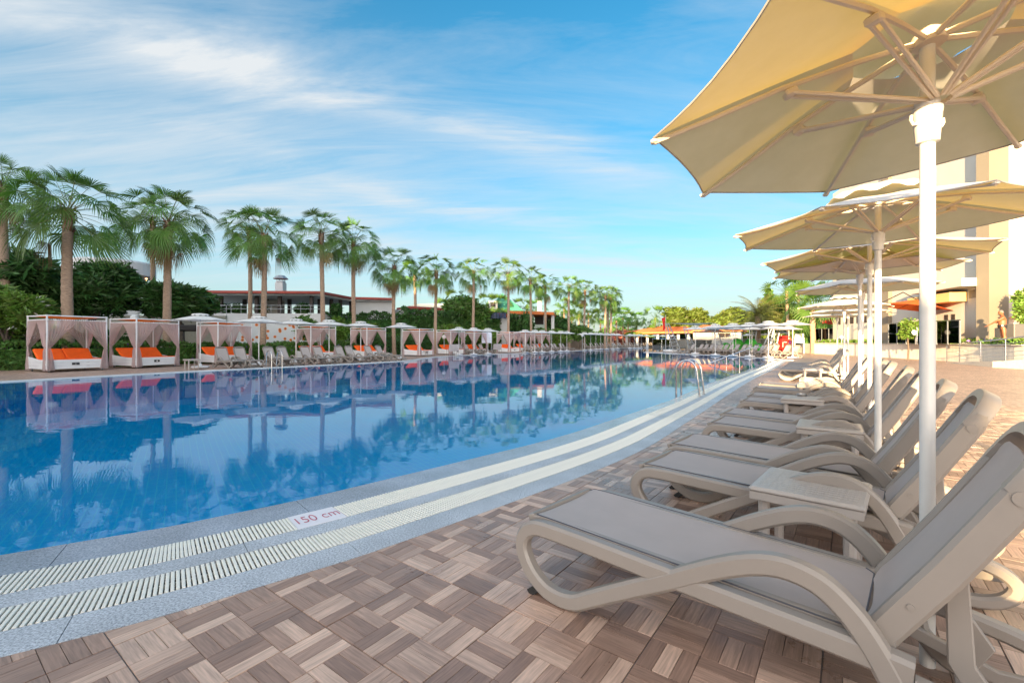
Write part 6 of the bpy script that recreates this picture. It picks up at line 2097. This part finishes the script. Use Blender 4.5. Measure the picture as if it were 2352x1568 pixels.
# equipment on terrace: round headed shower / dish
ds = thing('fitness_pod', 'small white oval device on a thin steel post at the terrace edge', 'device', P(2106, 28.5, TZ))
MB().tube([(0, 0, 0), (0, 0, 1.1)], .035, 8).obj('post', M_STEEL, ds); o = MB().lathe([(.02, -.03), (.13, -.02), (.16, 0), (.13, .03), (.02, .04)], 16).obj('oval_head', M_WHITEW, ds, smooth=True); o.location = (-.25, -.1, .75); o.rotation_euler = (R(80), 0, 0)
bn = MB().box((0, 0, .55), (.55, .5, 1.1), bev=.03).obj('waste_bin', mat('dark_bin', (.10, .095, .09), .5)); q = P(2330, 23.6, TZ); bn.location = q; tag(bn, 'dark square bin behind the man', 'bin')


# ------------------------------------------------------------------ people
def make_skin(name, joints, edges, m, parent, sub=2):
    me = bpy.data.meshes.new(name); me.from_pydata([j[0] for j in joints], edges, []); me.update()
    o = link(name, me, parent)
    bpy.context.view_layer.objects.active = o
    o.modifiers.new('skin', 'SKIN').use_smooth_shade = True
    if not me.skin_vertices:
        bpy.ops.mesh.customdata_skin_add() if hasattr(bpy.ops.mesh, 'customdata_skin_add') else None
    lay = me.skin_vertices[0].data
    for i, j in enumerate(joints):
        r = j[1]; r = r if hasattr(r, '__len__') else (r, r); lay[i].radius = r; lay[i].use_root = (i == 0)
    s = o.modifiers.new('sub', 'SUBSURF'); s.levels = sub; s.render_levels = sub
    dg = bpy.context.evaluated_depsgraph_get(); dg.update(); me2 = bpy.data.meshes.new_from_object(o.evaluated_get(dg))
    o.modifiers.clear(); o.data = me2; me2.name = name; me2.materials.clear(); me2.materials.append(m)
    me2.polygons.foreach_set('use_smooth', np.ones(len(me2.polygons), bool))
    return o


def build_man():
    """standing, facing -x, left arm reaching forward and down, right arm folded across"""
    root = thing('person', 'bare-chested man in black swim briefs standing on the terrace, one arm stretched forward', 'person', P(2303, 23.0, TZ), R(-44))
    J = [((0, 0, .93), (.15, .17)),            # 0 pelvis
         ((-.03, 0, 1.10), (.17, .17)),        # 1 belly
         ((.0, 0, 1.28), (.15, .175)),         # 2 chest
         ((.03, 0, 1.42), (.12, .17)),         # 3 shoulders
         ((-.01, 0, 1.50), .062),              # 4 neck
         ((-.04, 0, 1.57), .062),              # 5
         ((-.01, .10, .86), .095), ((-.02, .10, .70), .088), ((-.01, .10, .48), .062), ((.02, .10, .32), .060), ((.03, .10, .09), .036), ((-.03, .10, .04), (.04, .035)), ((-.13, .10, .03), (.035, .025)),
         ((.02, -.10, .86), .095), ((.04, -.10, .70), .088), ((.05, -.10, .48), .062), ((.08, -.10, .32), .060), ((.09, -.10, .09), .036), ((.03, -.10, .04), (.04, .035)), ((-.07, -.10, .03), (.035, .025)),
         ((.02, -.19, 1.40), .062), ((-.14, -.23, 1.27), .052), ((-.26, -.20, 1.19), .043), ((-.38, -.16, 1.10), .036), ((-.50, -.13, 1.02), .028), ((-.56, -.13, .985), (.034, .018)),
         ((.02, .19, 1.40), .062), ((-.13, .22, 1.22), .052), ((-.20, .14, 1.15), .042), ((-.24, .0, 1.16), .035), ((-.26, -.10, 1.18), .026), ((-.27, -.15, 1.19), (.03, .018))]
    E_ = [(0, 1), (1, 2), (2, 3), (3, 4), (4, 5), (0, 6), (6, 7), (7, 8), (8, 9), (9, 10), (10, 11), (11, 12), (0, 13), (13, 14), (14, 15), (15, 16), (16, 17), (17, 18), (18, 19),
          (3, 20), (20, 21), (21, 22), (22, 23), (23, 24), (24, 25), (3, 26), (26, 27), (27, 28), (28, 29), (29, 30), (30, 31)]
    make_skin('body', J, E_, M_SKIN, root)
    # head with a face
    V = []; F = []; n, m_ = 20, 16
    for i in range(m_ + 1):
        t = PI * i / m_
        for k in range(n):
            a = 2 * PI * k / n; x, y, z = math.sin(t) * math.cos(a), math.sin(t) * math.sin(a), math.cos(t)
            X_ = .098 * x; Y_ = .076 * y; Z_ = .125 * z
            if x < 0:
                X_ -= .022 * math.exp(-((z + .12) / .14) ** 2 - (y / .16) ** 2)     # nose
                X_ += .008 * math.exp(-((z - .18) / .1) ** 2 - ((abs(y) - .38) / .2) ** 2)   # eye sockets
                X_ -= .012 * math.exp(-((z + .75) / .2) ** 2 - (y / .4) ** 2)      # chin
                X_ -= .004 * math.exp(-((z + .42) / .05) ** 2 - (y / .3) ** 2)
            V.append((X_, Y_, Z_))
    for i in range(m_):
        for k in range(n): F.append((i * n + k, (i + 1) * n + k, (i + 1) * n + (k + 1) % n, i * n + (k + 1) % n))
    hd = link('head', mesh_np('head', np.array(V), np.array(F), True, [M_SKIN]), root, (-.06, 0, 1.655), (0, R(-8), 0))
    m = MB()
    for s in (-1, 1): m.lathe([(.004, -.012), (.012, 0), (.004, .012)], 8, (-.088, s * .032, .018))
    m.obj('eye', M_BLACK, hd)
    m = MB()
    for s in (-1, 1): m.lathe([(.008, -.03), (.016, 0), (.008, .03)], 8, (.012, s * .079, -.005))
    m.obj('ear', M_SKIN, hd, smooth=True)
    hv = []
    for i in range(0, 8):
        t = PI * i / 16
        for k in range(20):
            a = 2 * PI * k / 20; x, y, z = math.sin(t) * math.cos(a), math.sin(t) * math.sin(a), math.cos(t)
            z2 = z if x > -.3 else max(z, .55)
            hv.append((.105 * x + .004, .083 * y, .13 * z2 - (.05 if (x > .2 and i == 7) else 0) + .003))
    hf = [(i * 20 + k, (i + 1) * 20 + k, (i + 1) * 20 + (k + 1) % 20, i * 20 + (k + 1) % 20) for i in range(7) for k in range(20)]
    link('hair', mesh_np('hair', np.array(hv), np.array(hf), True, [M_HAIR]), hd)
    # fingers
    m = MB()
    for k, (dy, L_) in enumerate(((-.03, .07), (-.012, .08), (.006, .075), (.024, .06))):
        m.tube([(-.575, -.13 + dy, .98), (-.575 - L_ * .55, -.13 + dy, .965), (-.575 - L_, -.13 + dy * 1.2, .94)], [.009, .008, .006], 6)
    m.tube([(-.54, -.165, .985), (-.575, -.185, .96), (-.60, -.185, .94)], [.010, .009, .007], 6)
    for k, dz in enumerate((-.025, -.008, .009, .026)):
        m.tube([(-.27, -.17, 1.19 + dz), (-.27, -.215, 1.19 + dz), (-.245, -.245, 1.185 + dz)], [.009, .008, .006], 6)
    m.obj('fingers', M_SKIN, root, smooth=True)
    # briefs
    V = []; F = []; n = 28; rows_ = 7
    for i in range(rows_ + 1):
        f = i / rows_; z = 1.03 - .20 * f
        for k in range(n):
            a = 2 * PI * k / n; side = abs(math.sin(a)); zz = z + .10 * f * side ** 3
            V.append((.185 * math.cos(a) * (1 - .12 * f) - .008, .205 * math.sin(a) * (1 - .0 * f), zz))
    for i in range(rows_):
        for k in range(n): F.append((i * n + k, (i + 1) * n + k, (i + 1) * n + (k + 1) % n, i * n + (k + 1) % n))
    V.append((0, 0, .80)); c = len(V) - 1
    for k in range(n): F.append((rows_ * n + k, c, rows_ * n + (k + 1) % n, rows_ * n + (k + 1) % n)) if False else None
    link('swim_briefs', mesh_np('swim_briefs', np.array(V[:-1]), np.array([f for f in F if f]), True, [M_BLACK]), root)
    for s in (-1,):
        MB().box((-.02, s * .209, .985), (.05, .006, .07), bev=.001).obj('side_stripe', M_WHITEW, root)
    return root


def build_woman():
    root = thing('person', 'woman in a magenta top bending by the red cooler, dark trousers and ponytail', 'person', P(1817, 41), R(200))
    J = [((0, 0, .92), (.15, .16)), ((.02, 0, 1.08), (.12, .14)), ((.05, 0, 1.25), (.12, .155)), ((.07, 0, 1.37), (.09, .15)), ((.09, 0, 1.45), .05), ((.11, 0, 1.52), .05),
         ((0, .10, .82), .10), ((.01, .10, .48), .062), ((-.02, .10, .10), .04), ((.10, .10, .03), (.04, .03)), ((0, -.10, .82), .10), ((.06, -.10, .48), .062), ((.0, -.10, .10), .04), ((.12, -.10, .03), (.04, .03)),
         ((.06, .19, 1.35), .045), ((.02, .24, 1.10), .038), ((.16, .2, .93), .028), ((.21, .19, .88), .02), ((.06, -.19, 1.35), .045), ((.02, -.24, 1.10), .038), ((.16, -.2, .93), .028), ((.21, -.19, .88), .02)]
    E_ = [(0, 1), (1, 2), (2, 3), (3, 4), (4, 5), (0, 6), (6, 7), (7, 8), (8, 9), (0, 10), (10, 11), (11, 12), (12, 13), (3, 14), (14, 15), (15, 16), (16, 17), (3, 18), (18, 19), (19, 20), (20, 21)]
    make_skin('body', J, E_, M_SKIN, root)
    T_ = [(J[i][0], tuple(np.array(J[i][1]) * 1.07 if hasattr(J[i][1], '__len__') else (J[i][1] * 1.1,) * 2)) for i in (0, 1, 2, 3)]
    make_skin('magenta_top', T_, [(0, 1), (1, 2), (2, 3)], mat('magenta_cloth', (.45, .03, .28), .8), root, 1)
    T_ = [(J[i][0], tuple(np.array(J[i][1]) * 1.1 if hasattr(J[i][1], '__len__') else (J[i][1] * 1.15,) * 2)) for i in (0, 6, 7, 8, 10, 11, 12)]
    make_skin('trousers', T_, [(0, 1), (1, 2), (2, 3), (0, 4), (4, 5), (5, 6)], mat('dark_trousers', (.09, .08, .09), .8), root, 1)
    hd = MB().lathe([(.02, -.11)] + [(.085 * math.sin(a), -.115 * math.cos(a)) for a in np.linspace(.4, PI - .1, 9)], 14).obj('head', M_SKIN, root, smooth=True); hd.location = (.13, 0, 1.62)
    m = MB(); m.lathe([(.09, -.02), (.094, .04), (.07, .10), (.02, .125)], 14); m.tube([(-.08, 0, .04), (-.13, 0, -.03), (-.12, 0, -.14)], [.03, .028, .01], 6)
    m.obj('hair', mat('dark_hair', (.04, .02, .012), .7), hd, smooth=True)


build_man()
build_woman()

# ------------------------------------------------------------------ the hotel wing behind the camera, which shades the pool
Ld = Vector((.5, .866)); Nr = Vector((.866, -.5))
edge = Nr * -.45
f0 = edge - Ld * 34
corner = [f0, f0 - Nr * 90, f0 - Nr * 90 - Ld * 14, f0 - Ld * 14]
bh = thing('hotel_wing', 'tall cream hotel wing behind the photographer that shades the pool', 'building', (f0.x, f0.y, 0))
m = MB(); m.poly_prism([(q.x - f0.x, q.y - f0.y) for q in corner][::-1], 0, 18.5); m.obj('wall', M_WALL, bh)
rz = math.atan2(-Nr.y, -Nr.x)
bal = MB().box((0, 0, 0), (3.2, .12, 2.2)).mesh('window', M_DARK)
for r_ in range(5):
    for c_ in range(16):
        q = -Nr * (3.5 + 5.4 * c_) + Ld * .04
        link('window', bal, bh, (q.x, q.y, 2.2 + 3.3 * r_), rz)
# template objects that were never placed would sit at the origin: none are left

lw = thing('low_shade_block', 'unseen low block added behind the photographer to shade the near loungers', 'building', (Nr.x * .25 - Ld.x * 11, Nr.y * .25 - Ld.y * 11, 0))
w0, w1 = Nr * -2.6, Nr * .62  # unseen block, added and sized so its shadow covers the near loungers
m = MB(); m.poly_prism([(q.x, q.y) for q in (w0, w0 - Ld * 8, w1 - Ld * 8, w1)], 0, 3.0); m.obj('wall', M_WALL, lw)
m = MB(); q = [w0 * 1.04 + Ld * .05, w0 * 1.04 - Ld * 8.05, w1 * 1.04 - Ld * 8.05, w1 * 1.04 + Ld * .05]; m.poly_prism([(v.x, v.y) for v in q], 3.0, 3.15); m.obj('roof', M_TAN, lw)
